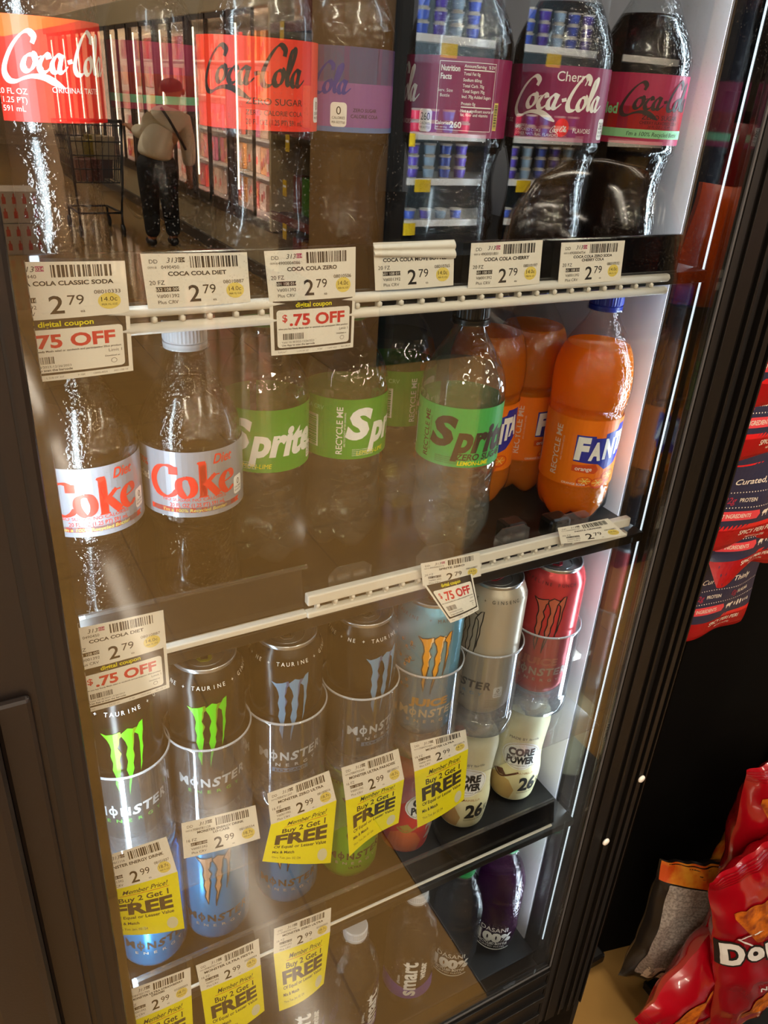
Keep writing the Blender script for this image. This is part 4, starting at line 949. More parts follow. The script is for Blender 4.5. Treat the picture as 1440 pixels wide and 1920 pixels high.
def bottle(label, x, y, z, phi, prof, lab, lz, liquid, level, capm, pet, name='soda_bottle', cat='bottle', group=None, petal=5, lrad=None, neck=None, capr=.0148, caph=.0185, label_desc=None):
    r_ = empty(name, (x, y, z), label, cat, group); P = PROF[prof]
    # sample the outline smoothly
    S = [P[0]] + [tuple(q_) for q_ in catmull(P, 3)][1:]
    def rf(r, zz, a):
        if zz < .030 and r > .01:
            k = (1-zz/.030); c = abs(math.cos(petal*a/2)); return r*(1-.10*k*(1-c)**1.0*1.3)
        if prof == 'contour' and zz < .082: return r*(1+.012*math.cos(10*a)*math.sin(PI*min(zz, .08)/.08))
        if prof == 'twist' and .114 < zz < .165: return r*(1+.014*math.sin(7*a+zz*70)*math.sin(PI*(zz-.114)/.051))
        if prof == 'dimple' and .04 < zz < .08: return r*(1+.010*math.cos(9*a)*math.sin(PI*(zz-.04)/.04))
        return r
    def zf(r, zz, a):
        if zz < .02 and r > .01: return zz + .009*(1-zz/.02)*(1-abs(math.cos(petal*a/2)))
        return zz
    b = MB(); b.lathe(S, pet, 60, rf=rf, zf=zf, cap0=True, cap1=False)
    b.lathe([(.0128, P[-1][1]-.004), (.0165, P[-1][1]-.003), (.0165, P[-1][1]-.001), (.0128, P[-1][1])], pet, 40, cap0=False, cap1=False)
    b.build('bottle_shell', r_)
    if liquid:
        b = MB(); L = [(max(r-.0011, .004), zz+.0012) for r, zz in S if zz < level]; L.append((rad_at(P, level)-.0011, level)); b.lathe(L, liquid, 48, rf=rf, zf=zf)
        o = b.build('drink', r_)
    t0 = P[-1][1] - .003
    b = MB(); n = 72
    def rcap(r, zz, a): return r*(1+.022*(1 if int(round(a/(2*PI)*n)) % 2 else 0)) if t0+.005 < zz < t0+caph-.001 else r
    b.lathe([(capr, t0), (capr+.0003, t0+.0042), (capr-.0006, t0+.0046), (capr-.0004, t0+.0052), (capr, t0+.006), (capr, t0+caph-.002), (capr-.0010, t0+caph-.0003), (capr-.003, t0+caph), (.0005, t0+caph)], capm, n, rf=rcap, smooth=False); b.build('cap', r_)
    if lab:
        a, h_ = lab; A = scale_art(a, .001, 0, lz); R = (lrad or rad_at(P, lz+h_*.0005)) + .0003
        half = PI*R-.0002
        A.items = [it if it[3] else ([(max(-half, min(half, vx)), vy) for vx, vy in it[0]], it[1], it[2], 0) for it in A.items]
        A.items = [([(max(-half, min(half, vx)), vy) for vx, vy in it[0]], it[1], it[2], it[3]) for it in A.items if min(v[0] for v in it[0]) < half and max(v[0] for v in it[0]) > -half]
        b = MB(); b.art(A, cyl(R, phi), .00009, segu=.004); o = b.build('label', r_)
        if label_desc: o['label'] = label_desc
    return r_
D2R = math.radians
GA = 'cola bottles on the top shelf'; GB = 'soda bottles on the second shelf'
Z1, Z2, Z4, Z5 = 1.3355, 1.0855, .6855, .3955
# top shelf
ldiet, lcl, lz0, lmv, lch, lcz = L_diet(), L_cola('classic'), L_cola('zero'), L_cola('move'), L_cola('cherry'), L_cola('cherryzero')
def topb(label, x, y, phi, lab, liquid=M_COLA, cap=M_CAPR, desc=None): return bottle(label, x, y, Z1, D2R(phi), 'contour', lab, .0885, liquid, .176, cap, M_PET, 'cola_bottle', 'bottle', GA, label_desc=desc)
topb('cola bottle with a red label and white script, leftmost on the top shelf', .070, .10, 6, lcl, desc='red label with white script')
topb('cola bottle with a mint stripe standing far back on the top shelf', .195, .33, 150, lcz, cap=M_CAPK)
topb('cola bottle with a plain red label and black script on the top shelf', .2, .10, -26, lz0, cap=M_CAPK, desc='red label with black script')
topb('cola bottle with a blue and violet label beside the brown reflection', .262, .115, -34, lmv, cap=M_CAPK, desc='blue and violet label')
topb('purple-labelled cola bottle with its nutrition panel facing forward', .350, .105, -104-28, lch, desc='purple label')
topb('purple-labelled cola bottle half hidden behind the nutrition panel bottle', .415, .19, -104-38, lch, desc='purple label')
topb('purple-labelled cherry cola bottle with its script logo facing forward', .4365, .10, -36, lch, desc='purple label with white script')
topb('cherry cola bottle with red label and mint stripe, rightmost on the top shelf', .5175, .10, -26, lcz, cap=M_CAPK, desc='red label with a mint stripe')
# second shelf
lsp, lsz, lfa = L_sprite(), L_sprite(True), L_fanta()
def midb(label, x, y, phi, prof, lab, lz, liq, lev, cap, pet, desc=None): return bottle(label, x, y, Z2, D2R(phi), prof, lab, lz, liq, lev, cap, pet, 'soda_bottle', 'bottle', GB, label_desc=desc)
midb('diet cola bottle with silver label, cut off by the left door frame', .071, .10, -3, 'contour', ldiet, .0885, M_COLA, .176, M_CAPW, M_PET, 'silver label with red serif logo')
midb('diet cola bottle with silver label and white cap, fully visible', .145, .10, -14, 'contour', ldiet, .0885, M_COLA, .176, M_CAPW, M_PET, 'silver label with red serif logo')
midb('lemon-lime soda bottle with dull green label, right behind the diet cola', .2175, .142, -6, 'dimple', lsp, .092, M_WATER, .170, M_CAPG, M_PETD, 'green label')
midb('lemon-lime soda bottle showing RECYCLE ME and barcode on green', .290, .142, 42, 'dimple', lsp, .092, M_WATER, .170, M_CAPG, M_PETD, 'green label')
midb('lemon-lime soda bottle half hidden behind the bright green one', .368, .19, 70, 'dimple', lsp, .092, M_WATER, .170, M_CAPG, M_PETD, 'green label')
midb('sugar-free lemon-lime bottle with bright green label and black cap', .3785, .098, -7, 'dimple', lsz, .0885, M_SODA, .166, M_CAPK, M_PETD, 'bright green label with dark logo')
midb('orange soda bottle behind the bright green lemon-lime bottle', .452, .165, -30, 'twist', lfa, .042, M_FANTA, .172, M_CAPB, M_PET, 'orange label')
midb('orange soda bottle with barcode showing, behind the front orange bottle', .508, .172, 20, 'twist', lfa, .042, M_FANTA, .172, M_CAPB, M_PET, 'orange label')
midb('bright orange soda bottle with blue cap, front right', .5255, .100, -18, 'twist', lfa, .042, M_FANTA, .172, M_CAPB, M_PET, 'orange label with blue logo')

# ---- cans
M_ALU = mat('can_aluminium', '#c8ccd0', .28, .9); M_TAB = mat('silver_tab', '#b8bcc0', .3, .9)
def can_body_prof(): return [(.022, .0), (.0235, .0005), (.0265, .004), (.0305, .010), (.0328, .016), (.0330, .020), (.0330, .140), (.0325, .146), (.0300, .153), (.0278, .157), (.0268, .159), (.0273, .1615), (.0270, .163), (.0255, .163), (.0248, .1595)]
def can_r(z):
    P = can_body_prof()[4:11]
    return rad_at(P, z)
def monster_art(sc):
    a = Art(); ink = sc['ink']
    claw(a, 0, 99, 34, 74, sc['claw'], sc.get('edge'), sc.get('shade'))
    y = 44
    if sc.get('juice'): a.text('JUICE', 0, 51, 8.5, sc['claw'], bold=.05, w=40, layer=2, shear=.05); y = 37
    for ch, x, dy, h, w_, sh in (('M', -26, 0, 9.6, 10, 0), ('O', -15.5, 0, 7.4, 7.4, 0), ('N', -5.5, 0, 9.2, 8, 0), ('S', 4, .3, 9.6, 6.6, .25), ('T', 12.6, .6, 9.4, 8.6, .1), ('E', 21.2, .8, 8.8, 6.6, .1), ('R', 30, 1, 9.4, 7.2, .1)): a.text(ch, x, y+dy, h, ink, bold=.035, w=w_, shear=sh, layer=2)
    a.rect(-16.2, -14.8, y-7, y+7, ink, 2)
    for k, ch in enumerate('ENERGY'): a.text(ch, -20+8.6*k, y-10.5, 3.6, sc.get('ink2', ink), layer=2, fx=1.3, bold=.02)
    if sc.get('sub'): a.rect(-17, 17, y-19.5, y-14.6, sc['claw'], 1); a.text(sc['sub'], 0, y-17, 3, sc['base'], layer=3, bold=.02, w=28)
    if sc.get('tag'): a.text(sc['tag'], 0, y-17.5, 3.2, ink, layer=2, bold=.02)
    t = sc.get('ring', 'L-CARNITINE + NE + TAURINE + GINSENG + NE + B'); n = len(t); c_ = 2*PI*30.4
    for k, ch in enumerate(t[:45]):
        if ch != ' ': a.text(ch, -95+k*4.4, 148.2, 3.3, sc.get('rink', ink), layer=2)
    cal_badge(a, 42, 36, '0') if sc.get('zero') else None
    for k in range(5): a.text('16 FL OZ (1 PT) 473 mL', 36, 26-2.2*k, 1.0, ink, layer=2)
    if sc.get('deco'):
        r = random.Random(4)
        for k in range(16):
            x, y_ = -30+r.uniform(-10, 8), r.uniform(60, 132); t_ = r.uniform(0, 6)
            a.stroke([(x, y_), (x+3*math.cos(t_), y_+3*math.sin(t_)), (x+5*math.cos(t_+.9), y_+5*math.sin(t_+.9))], .7, sc['deco'], 2); a.disc(x, y_, 1.6, 2.2, sc['deco2'], 1, 8)
    return a
_CAN = {}
def can(label, x, y, z, phi, key, group):
    sc = SC[key]; r_ = empty('drink_can', (x, y, z), label, 'can', group); r_.rotation_euler = (0, 0, phi)
    if key not in _CAN:
        b = MB(); P = can_body_prof()
        b.lathe(P[:3], M_ALU, 56, cap1=False); b.lathe(P[2:11], sc['base'], 56, cap0=False, cap1=False)
        A = scale_art(monster_art(sc), .001)
        hp = PI*.033
        A.items = [([(max(-hp, min(hp, vx)), vy) for vx, vy in it[0]], it[1], it[2], it[3]) for it in A.items]
        def mp(u, v, off):
            a_ = u/.033; r = can_r(v)+off+.00008; return Vector((r*math.sin(a_), -r*math.cos(a_), v))
        b.art(A, mp, .00009, segu=.004, segv=.006); body = b.build('can_body', r_)
        b = MB(); b.lathe(P[10:], M_ALU, 56, cap0=False, cap1=False); b.lathe([(.0248, .1595), (.0235, .1572), (.0225, .158), (.0005, .158)], M_ALU, 56, cap0=False, cap1=False)
        b.lathe([(.0165, .1582), (.0168, .1588), (.0158, .1588), (.0155, .1581)], M_ALU, 40, cap0=False, cap1=False)
        lid = b.build('lid', r_); b = MB()
        tm = sc.get('tab', M_TAB); o0 = .0005
        pts = [(-.0055, -.004), (-.0062, .002), (-.0062, .009), (-.0035, .0125), (.0035, .0125), (.0062, .009), (.0062, .002), (.0055, -.004), (.0, -.006)]
        b.prism([(px, -py+.001, .1592) for px, py in pts][::-1], (0, 0, .0009), tm)
        b.lathe([(.003, .1600), (.0034, .1606), (.0022, .1608), (.0020, .1602)], tm, 16, cy=.001); b.lathe([(.0001, .1602), (.0017, .1601), (.0019, .1593)], M_ALU, 12, cy=.002)
        b.prism([(-.0032, -.0035, .1602), (.0032, -.0035, .1602), (.0028, -.0095, .1602), (-.0028, -.0095, .1602)][::-1], (0, 0, .0002), M_INK)
        tab = b.build('pull_tab', r_)
        if key in ('mango', 'ultra', 'punch', 'green'): tab['label'] = sc['tabname']
        _CAN[key] = (body, lid, tab)
    else:
        for o in _CAN[key]:
            c = o.copy(); COL.objects.link(c); c.parent = r_
    return r_
def cm(n, c, rough=.25, metal=.45): return mat(n, c, rough, metal)
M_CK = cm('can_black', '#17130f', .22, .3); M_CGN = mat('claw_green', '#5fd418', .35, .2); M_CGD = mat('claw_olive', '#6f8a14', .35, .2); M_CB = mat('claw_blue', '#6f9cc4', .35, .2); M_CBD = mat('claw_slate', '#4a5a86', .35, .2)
M_CSIL = mat('claw_silver', '#c8bcae', .3, .4); M_CGOLD = mat('claw_gold', '#f0a414', .35, .2); M_CCREAM = mat('claw_cream', '#f4d4a4', .4); M_TGOLD = mat('claw_bronze', '#c89468', .3, .35)
M_TRED = mat('red_tab', '#a01028', .3, .5); M_TGRN = mat('olive_tab', '#8a9a20', .35, .5)
SC = {
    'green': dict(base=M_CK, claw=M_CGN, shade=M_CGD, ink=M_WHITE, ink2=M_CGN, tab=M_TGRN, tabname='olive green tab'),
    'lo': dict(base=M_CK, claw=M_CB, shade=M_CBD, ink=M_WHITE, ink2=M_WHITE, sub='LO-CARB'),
    'mango': dict(base=cm('can_sky_blue', '#5aa6c8'), claw=M_CGOLD, edge=M_INK, shade=M_CCREAM, ink=M_CCREAM, juice=1, ring='*  MANGO * TAURINE  * MANGO LOCO * TAURINE', rink=M_INK, deco=M_INKB, deco2=M_TGOLD, tabname='dark red tab', tab=M_TRED),
    'ultra': dict(base=cm('can_silver_white', '#c4baa8', .3, .35), claw=M_CSIL, edge=M_INK, ink=M_INK, ink2=M_CB, tag='ULTRA', zero=1, ring='ZERO SUGAR + L-CARNITINE + GINSENG + ZERO SUGAR + L-CARN', rink=M_INK, tab=M_TRED, tabname='dark red tab'),
    'punch': dict(base=cm('can_coral', '#d84a50'), claw=cm('claw_coral', '#cf7058', .35, .2), edge=M_INK, ink=M_CSIL, juice=1, ring='LINE PUNCH +  PIPELINE PUNCH  +  PIPELINE', rink=M_INK, tab=M_TRED, tabname='dark red tab'),
    'blue': dict(base=cm('can_bright_blue', '#1f8ecb', .22, .55), claw=M_TGOLD, edge=M_INK, ink=M_INKB, ink2=M_CSIL, ring='ZERO SUGAR + L-CARNITINE + GINSENG + ZERO SUGAR', rink=M_INK),
    'lime': dict(base=cm('can_lime', '#6cb022', .28, .4), claw=M_TGOLD, edge=M_INK, ink=M_INKB, ink2=M_CSIL, tag='ULTRA', ring='ZERO SUGAR + L-CARNITINE + GINSENG + ZERO SUGAR', rink=M_INK)}
GC = 'tall energy drink cans in clear cups'; ZC = .866
cans3 = [('black energy drink can with green claw mark, leftmost, cut by the frame', .073, -6, 'green'), ('black energy drink can with green claw mark, right of the leftmost can', .1455, -14, 'green'),
         ('black energy drink can with blue claw mark, beside the green ones', .2195, -15, 'lo'), ('black energy drink can with blue claw mark turned to the right', .2965, 8, 'lo'),
         ('sky blue juice energy can with golden claw mark', .3715, -22, 'mango'), ('silver-white energy drink can with black outlined claw', .4470, -80, 'ultra'), ('coral red juice energy can, rightmost in the cups', .5240, -42, 'punch')]
for lb, x, ph, k in cans3: can(lb, x, .100, ZC, D2R(ph), k, GC)
GD = 'energy drink cans on the fourth shelf'
for lb, x, y, ph, k in (('bright blue energy drink can under the leftmost yellow coupon', .0795, .10, -4, 'blue'), ('bright blue energy drink can under the low-carb price tag', .1440, .10, -15, 'blue'), ('bright blue energy drink can under the evenly hanging yellow coupon', .2225, .105, -20, 'blue'),
                    ('lime green energy drink can behind the crooked yellow coupon', .2950, .105, -12, 'lime')):
    can(lb, x, y, Z4, D2R(ph), k, GD)
# clear cups that hold the tall cans
def cup_proto():
    r_ = empty('can_cup'); b = MB()
    b.lathe([(.0352, .0225), (.0365, .1080), (.0368, .1100), (.0380, .1103), (.0385, .1090), (.0380, .1070), (.0372, .0200)], M_CUP, 56, cap0=False, cap1=False); b.build('cup_wall', r_)
    b = MB(); b.lathe([(.0366, .1092), (.0374, .1108), (.0384, .1092), (.0374, .1080), (.0366, .1092)], mat('cup_rim_plastic', '#c9ccd4', .25), 56, cap0=False, cap1=False); b.build('rim', r_)
    b = MB(); b.lathe([(.0360, .0), (.0375, .0015), (.0375, .0195), (.0352, .0225), (.0001, .0225)], M_CUPBASE, 40)
    rr_ = random.Random(2)
    for k in range(26):
        a = rr_.uniform(0, 2*PI); r = rr_.uniform(.004, .031); x, y = r*math.sin(a), -r*math.cos(a); z = rr_.uniform(.004, .018); s_ = rr_.uniform(.003, .006); d = rr_.uniform(0, PI)
        b.face([(x+s_*math.cos(d), y+s_*math.sin(d), z), (x+s_*math.cos(d+2), y+s_*math.sin(d+2), z+s_), (x+s_*math.cos(d+4), y+s_*math.sin(d+4), z-s_*.5)], M_CUPBASE)
    b.build('base', r_); return r_
cp0 = cup_proto()
where = ('around the leftmost green-clawed can', 'around the second green-clawed can', 'around the first blue-clawed can', 'around the second blue-clawed can', 'around the sky blue juice can', 'around the silver-white can', 'around the coral red can')
for k, (lb, x, ph, kk) in enumerate(cans3):
    o = cp0 if k == 0 else copy_tree(cp0); o.location = (x, .100, .8425); tag(o, 'clear plastic cup ' + where[k], 'cup', 'clear can cups')

# ---- milk shake bottles on the fourth shelf
def shake(label, x, y, phi, flav):
    vz = flav == 'vanilla'
    base = mat('cream_sleeve', '#e6dcae', .4) if vz else mat('red_sleeve', '#c8301c', .4)
    r_ = empty('shake_bottle', (x, y, Z4), label, 'bottle', 'milk shake bottles')
    P = [(.020, .0), (.0255, .002), (.0275, .008), (.0300, .030), (.0305, .045), (.0290, .058), (.0285, .075), (.0300, .100), (.0315, .118), (.0300, .130), (.0250, .137), (.0190, .140)]
    b = MB(); b.lathe(catmull(P, 3), base, 56)
    a = Art(); a.disc(0, 78, 24, 22, M_WHITE, 1); a.disc(0, 78, 22.5, 20.5, mat('oval_rim', '#c8b890', .4), 2); a.disc(0, 78, 21.5, 19.5, M_WHITE, 3)
    a.text('CORE', 0, 84, 11, M_INK, bold=.06, w=32, layer=4); a.text('POWER', 0, 71, 10, M_INK, bold=.06, w=34, layer=4); a.text('MADE BY fairlife', 0, 106, 4, M_INK, w=36, layer=2); a.text('HIGH PROTEIN MILK SHAKE', 0, 62.5, 2.2, M_GREYINK, layer=4)
    a.text('VANILLA' if vz else 'STRAWBERRY', 8, 51, 3, M_TGOLD if vz else M_HILITE, layer=2, w=22); a.text('26', 14, 33, 21, M_INK if vz else M_CSIL, bold=.04, w=23, layer=2); a.text('g', 29, 36, 9, M_INK if vz else M_CSIL, layer=2); a.text('COMPLETE PROTEIN', 16, 18, 2.4, M_INK, w=28, layer=2)
    t2 = mat('vanilla_cream_print', '#c8a468', .45) if vz else mat('strawberry_print', '#d86a2a', .45); t3 = mat('vanilla_pod_print', '#5a3018', .5) if vz else mat('fruit_print', '#a8882a', .5)
    a.poly([(-44, 4), (-40, 34), (-26, 44), (-10, 38), (-2, 22), (-6, 4)], t2, 1); a.stroke([(-32, 46), (-22, 40), (-8, 48), (0, 52)], 2.6, t3, 2); a.poly([(-30, 48), (-24, 42), (-14, 44), (-20, 52)], t3, 3)
    for k in range(6): a.rect(-46+1.6*k, -45.2+1.6*k, 62, 122, M_GREYINK, 2)
    A = scale_art(a, .001)
    b.art(A, cyl(lambda v: rad_at(P, max(.003, min(.139, v)))+.0003, phi), .00009, segu=.004, segv=.006); b.build('sleeved_body', r_)
    b = MB(); b.lathe([(.0185, .1395), (.0190, .141), (.0190, .1525), (.0180, .154), (.0005, .154)], mat('cream_cap', '#ded6b4', .4) if vz else M_CAPR, 48); b.build('cap', r_)
    return r_
shake('red strawberry milk shake bottle behind the rightmost yellow coupon', .3690, .105, D2R(10), 'red')
shake('cream vanilla milk shake bottle showing a black 26, next to the red one', .4480, .105, D2R(-34), 'vanilla')
shake('cream vanilla milk shake bottle, rightmost on the fourth shelf', .5290, .112, D2R(-32), 'vanilla')

# ---- water bottles on the bottom shelf
M_PURP = mat('purple_wave_print', '#5a3aa0', .4); M_CLAB = clear('clear_label', (.93, .94, .97), .1, .04, .4, 3, haze=.04)
def L_smart():
    a = Art(); a.text('smart', 0, 45, 21, M_WHITE, rot=PI/2, bold=.03, w=68, layer=2); a.text('water', 18, 58, 10, M_WHITE, rot=PI/2, bold=.03, w=34, layer=2); a.text('glaceau', -12.5, 40, 4, M_WHITE, rot=PI/2, layer=2)
    a.poly([(-46, 5), (-44, 28), (-30, 33), (-12, 28), (6, 22), (22, 28), (40, 34), (44, 5)], M_PURP, 1); return a, 90
def L_dasani():
    a = Art(); a.text('DASANI', 0, 42, 8, M_WHITE, w=38, layer=2); a.text('100', -6, 26, 16, M_WHITE, bold=.07, w=34, layer=2); a.text('%', 18, 26, 14, M_WHITE, bold=.06, layer=2)
    a.text('RECYCLED BOTTLE', 0, 13.5, 4.4, M_WHITE, bold=.04, w=42, layer=2); a.text('PURIFIED WATER', 0, 7.5, 3.4, M_WHITE, w=36, layer=2); a.stroke([(-22, 4), (-6, 2), (12, 2.6), (24, 5)], 2, M_WHITE, 2); return a, 48
lsm, lda = L_smart(), L_dasani()
M_WDK = clear('water_fill', (.80, .82, .88), .05, .02, .3, 3, haze=.03, haze_col=(.6, .62, .75)); M_WPUR = clear('grape_water_fill', (.30, .12, .32), .05, .02, .3, 3, haze=.35, haze_col=(.16, .03, .14))
GW = 'water bottles on the bottom shelf'
def wat(label, x, y, phi, prof, lab, lz, liq, cap, desc=None): return bottle(label, x, y, Z5, D2R(phi), prof, lab, lz, liq, .150, cap, M_PET, 'water_bottle', 'bottle', GW, capr=.0142, caph=.016, label_desc=desc)
wat('clear water bottle hidden behind the lowest middle yellow coupon', .2360, .10, -16, 'slim', lsm, .02, M_WDK, M_CAPW)
wat('large plain clear water bottle catching the warm floor reflection', .3010, .085, 20, 'slim', lsm, .02, M_WDK, M_CAPW)
wat('clear water bottle with purple wave print beside the plain bottle', .3905, .095, -34, 'slim', lsm, .02, M_WDK, M_CAPW, 'white lettering and purple wave')
wat('clear water bottle with white 100 print, second from the right', .4640, .100, -40, 'water', lda, .012, M_WDK, M_CAPG, 'white lettering')
wat('purple water bottle with white 100 print, rightmost on the bottom shelf', .5380, .105, -40, 'water', lda, .012, M_WPUR, M_CAPG, 'white lettering')
wat('clear water bottle at the left of the bottom shelf behind price tags', .1550, .10, -16, 'slim', lsm, .02, M_WDK, M_CAPW)

# ================================================================== right of the cooler: display wing, jerky bags, chip bags
M_WING = mat('black_display_board', '#050403', .8, spec=.08, bump=(40, .08)); M_TORN = mat('torn_white_edge', '#b8ad98', .8)
wg = empty('display_wing', (1.15, .13, 0), 'black cardboard display wing standing beside the cooler', 'display')
D = Vector((.974, -.226, 0)); N = Vector((-.226, -.974, 0)); O = Vector((.898, .180, 0))
def wp(s, z, d=0.0): p = O + D*s + N*d; return (p.x, p.y, z)
b = MB(); b.prism([wp(0, .0), wp(.9, .0), wp(.9, 1.75), wp(0, 1.75)], -N*.03, M_WING); adopt(b.build('back_board'), wg)
b = MB(); b.prism([wp(.235, .02, .001), wp(.9, .02, .001), wp(.9, 1.6, .001), wp(.235, 1.6, .001)], N*.004, M_WING); adopt(b.build('front_board'), wg)
b = MB(); rr = random.Random(11)
for k in range(60):
    z = .30 + k*.014; s = .233 + rr.uniform(-.003, .003); h = rr.uniform(.003, .012)
    b.prism([wp(s, z, .005), wp(s+rr.uniform(.002, .005), z+.002, .006), wp(s+rr.uniform(.001, .004), z+h, .006)], N*.0008, M_TORN if rr.random() > .4 else M_WING)
o = adopt(b.build('torn_edge'), wg); o['label'] = 'ragged pale torn edge'
b = MB(); b.box(.86, .90, .16, .20, 0, .025, M_BLACK, .005); adopt(b.build('foot'), wg)
b = MB()
for z in (.995, 1.10, 1.2, 1.3):
    b.tube([wp(-.02, z+.115, -.0), wp(-.02, z+.115, .10)], .003, M_ALU, 8)
adopt(b.build('peg_hook'), wg)

M_NAVY = mat('navy_pouch', '#262640', .45); M_JRED = mat('red_pouch_band', '#d41c20', .35); M_JLT = mat('light_red_badge', '#d8404a', .4); M_CREAMP = mat('cream_print', '#e2d6c4', .5); M_MAG = mat('dark_pink_print', '#a02840', .5)
COW = [(0, 3), (.6, 5.2), (2.2, 6.6), (7, 6.4), (8.6, 7.6), (10.2, 7.4), (11.2, 6.2), (10.4, 5.2), (9, 5), (8.4, 3.4), (8.2, 0), (7.4, 0), (7, 2.6), (3, 2.6), (2.6, 0), (1.6, 0), (1.6, 2.4), (.8, 3.2)]
def jerky_art(W, H):
    a = Art(); a.grid(-W/2, W/2, 0, H, M_NAVY); a.rect(-W/2, W/2, 0, 34, M_JRED)
    a.text('SPICY PERI PERI', 8, 22, 6.2, M_CREAMP, shear=.15, bold=.01, w=60, layer=2); a.text('NET WT 2 oz (57g)', 8, 13.5, 2.6, M_CREAMP, layer=2)
    a.poly([(-W/2+6, 41), (-W/2+4, 53), (-4, 53), (-1, 47), (-4, 41)], M_JLT, 1); a.text('7 INGREDIENTS', -W/4-2, 47, 5.2, M_CREAMP, bold=.012, w=38, layer=2)
    a.poly([(x*1.15+3, y*1.3+42) for x, y in COW], M_CREAMP, 1)
    for k, (x, r_) in enumerate(((20, 2), (26, 3), (32, 2.6), (38, 1.6), (43, 1.4), (48, 1.6))): a.disc(x, 47, r_*.7, r_*1.7, M_CREAMP, 1, 12)
    for y in (58, 78):
        for k in range(int(W/4)-2): a.disc(-W/2+6+k*4, y, .8, .8, M_CREAMP, 1, 8)
    a.text('32g', -W/2+16, 68, 8, M_MAG, bold=.01, shear=.3, layer=2); a.text('PROTEIN', -W/2+40, 68, 5, M_CREAMP, bold=.01, layer=2, w=23); a.text('0g', 10, 69, 8, M_MAG, shear=.3, layer=2); a.text('SUGAR', 27, 69, 5, M_CREAMP, bold=.01, layer=2)
    a.text('Curated, Thinly', -8, 92, 7, M_CREAMP, shear=.3, w=84, layer=2, bold=.01); a.rect(-W/2, W/2, H-26, H, M_JRED)
    a.rect(-W/2, W/2, 112, 114, M_JRED); return a
def pouch(label, x, y, z, rz, tilt, W=130, H=170, dep=.016, seed=0, fold=0.0):
    """Flat-bottomed pouch hung by its top; fold bends the lower corner forward."""
    r_ = empty('jerky_pouch', (x, y, z), label, 'snack pouch', 'jerky pouches hanging beside the cooler'); r_.rotation_euler = (tilt, 0, rz)
    k = .001
    def f(u, v, off=0.0, sg=-1):
        X, Zz = u*k, v*k; e = max(0, 1-(2*u/W)**2)**.55; g_ = max(0, math.sin(PI*min(1, max(0, v/H))))**.5
        yy = sg*(dep*e*(.35+.65*g_)*(1-.75*v/H) + off) + .0022*math.sin(.07*u+seed)*math.sin(.045*v+seed)
        if fold and v < 34: t = (34-v)/34; yy -= fold*t*max(0, -2*u/W+.15)*.7; Zz += .22*fold*t*(1+math.sin(.06*u+1.2))
        return Vector((X, yy, Zz))
    b = MB(); b.sheet(lambda u, v: f((u-.5)*W, v*H), 16, 18, M_NAVY); b.sheet(lambda u, v: f((u-.5)*W, v*H, 0, 1), 16, 18, M_NAVY, flip=True)
    b.art(jerky_art(W, H), lambda u, v, off: f(u, v, off), .0002, segu=6, segv=7); b.build('pouch_body', r_)
    return r_
for lb, x, y, z, rz, tl, fd, sd in (
    ('red and navy jerky pouch, topmost of the hanging stack', .800, .085, 1.172, -.04, .03, 0, 0),
    ('red and navy jerky pouch under the topmost one, showing PROTEIN', .795, .090, 1.108, -.04, .03, 0, 1),
    ('red and navy jerky pouch in the middle, reading SPICY PERI PERI', .812, .092, .988, -.04, .03, 0, 2),
    ('red and navy jerky pouch with a folded red corner', .832, .096, .940, -.04, .03, .03, 3),
    ('red and navy jerky pouch, lowest and rearmost of the hanging stack', .862, .130, .815, -.02, .02, .006, 4)):
    pouch(lb, x, y, z, rz, tl, seed=sd, fold=fd)

# ---- chip bags
M_DRED = mat('red_chip_bag_foil', '#a20718', .2, coat=.5); M_DRK = mat('deep_red_chip_bag', '#8c0a14', .25); M_CHIP = mat('orange_chip_print', '#e07a18', .5, vary=(70, '#8a3408', .35, .65)); M_CHIPD = mat('dark_chip_print', '#b4450e', .5, vary=(60, '#5a2408', .35, .65))
M_BKBAG = mat('black_chip_bag', '#1a1614', .3); M_GREYP = mat('grey_back_panel', '#a89e94', .6, vary=(260, '#80776f', .4, .6)); M_OFLAME = mat('orange_bag_foil', '#d0501a', .25, vary=(30, '#e8a030', .45, .7)); M_YLOGO = mat('yellow_bag_print', '#e8cc50', .4)
def chip_bag(name, label, loc, rot, W, H, dep, base, art, seed, wr=.0065):
    r_ = empty(name, loc, label, 'chip bag', 'chip bags in the display'); r_.rotation_euler = rot
    hw, hh = W/2, H/2
    def f(u, v, off=0.0, sg=-1):
        a, c = u/hw, v/hh; e = max(0, 1-abs(a)**2.4)**.6 * max(0, 1-abs(c)**3.0)**.6
        pin = 1 - .07*(1-abs(c)**2)*1.0
        w1 = noise.noise(Vector((u*9+seed, v*9, seed*3.1)))*wr*2.2 + (abs(noise.noise(Vector((u*20+v*9+seed, v*13-u*8, seed)))) - .25)*wr*2.8
        w2 = .0022*math.sin(19*u/hw+seed)*abs(c)**8
        return Vector((u*pin, sg*(dep*e + off) + (w1*(.35+.65*e) + w2), v))
    b = MB(); n = 44
    b.sheet(lambda u, v: f((u-.5)*W, (v-.5)*H), n, n, base); b.sheet(lambda u, v: f((u-.5)*W, (v-.5)*H, 0, 1), n, n, base, flip=True)
    b.art(art, lambda u, v, off: f(u, v, off+.0006), .0005, segu=W/44, segv=H/44)
    b.build('bag_body', r_)
    for s_ in (-1, 1):
        b = MB()
        for k in range(5): b.art(_strip(-hw, hw, s_*(hh-.004-.0035*k), .0012, M_DRK if base is not M_BKBAG else M_BLACK), lambda u, v, off: f(u, v, off+.0006), .0004, segu=W/44)
        b.build('crimped_seal', r_)
    return r_
def _strip(x0, x1, y, h, m): a = Art(); a.rect(x0, x1, y-h/2, y+h/2, m, 1); return a
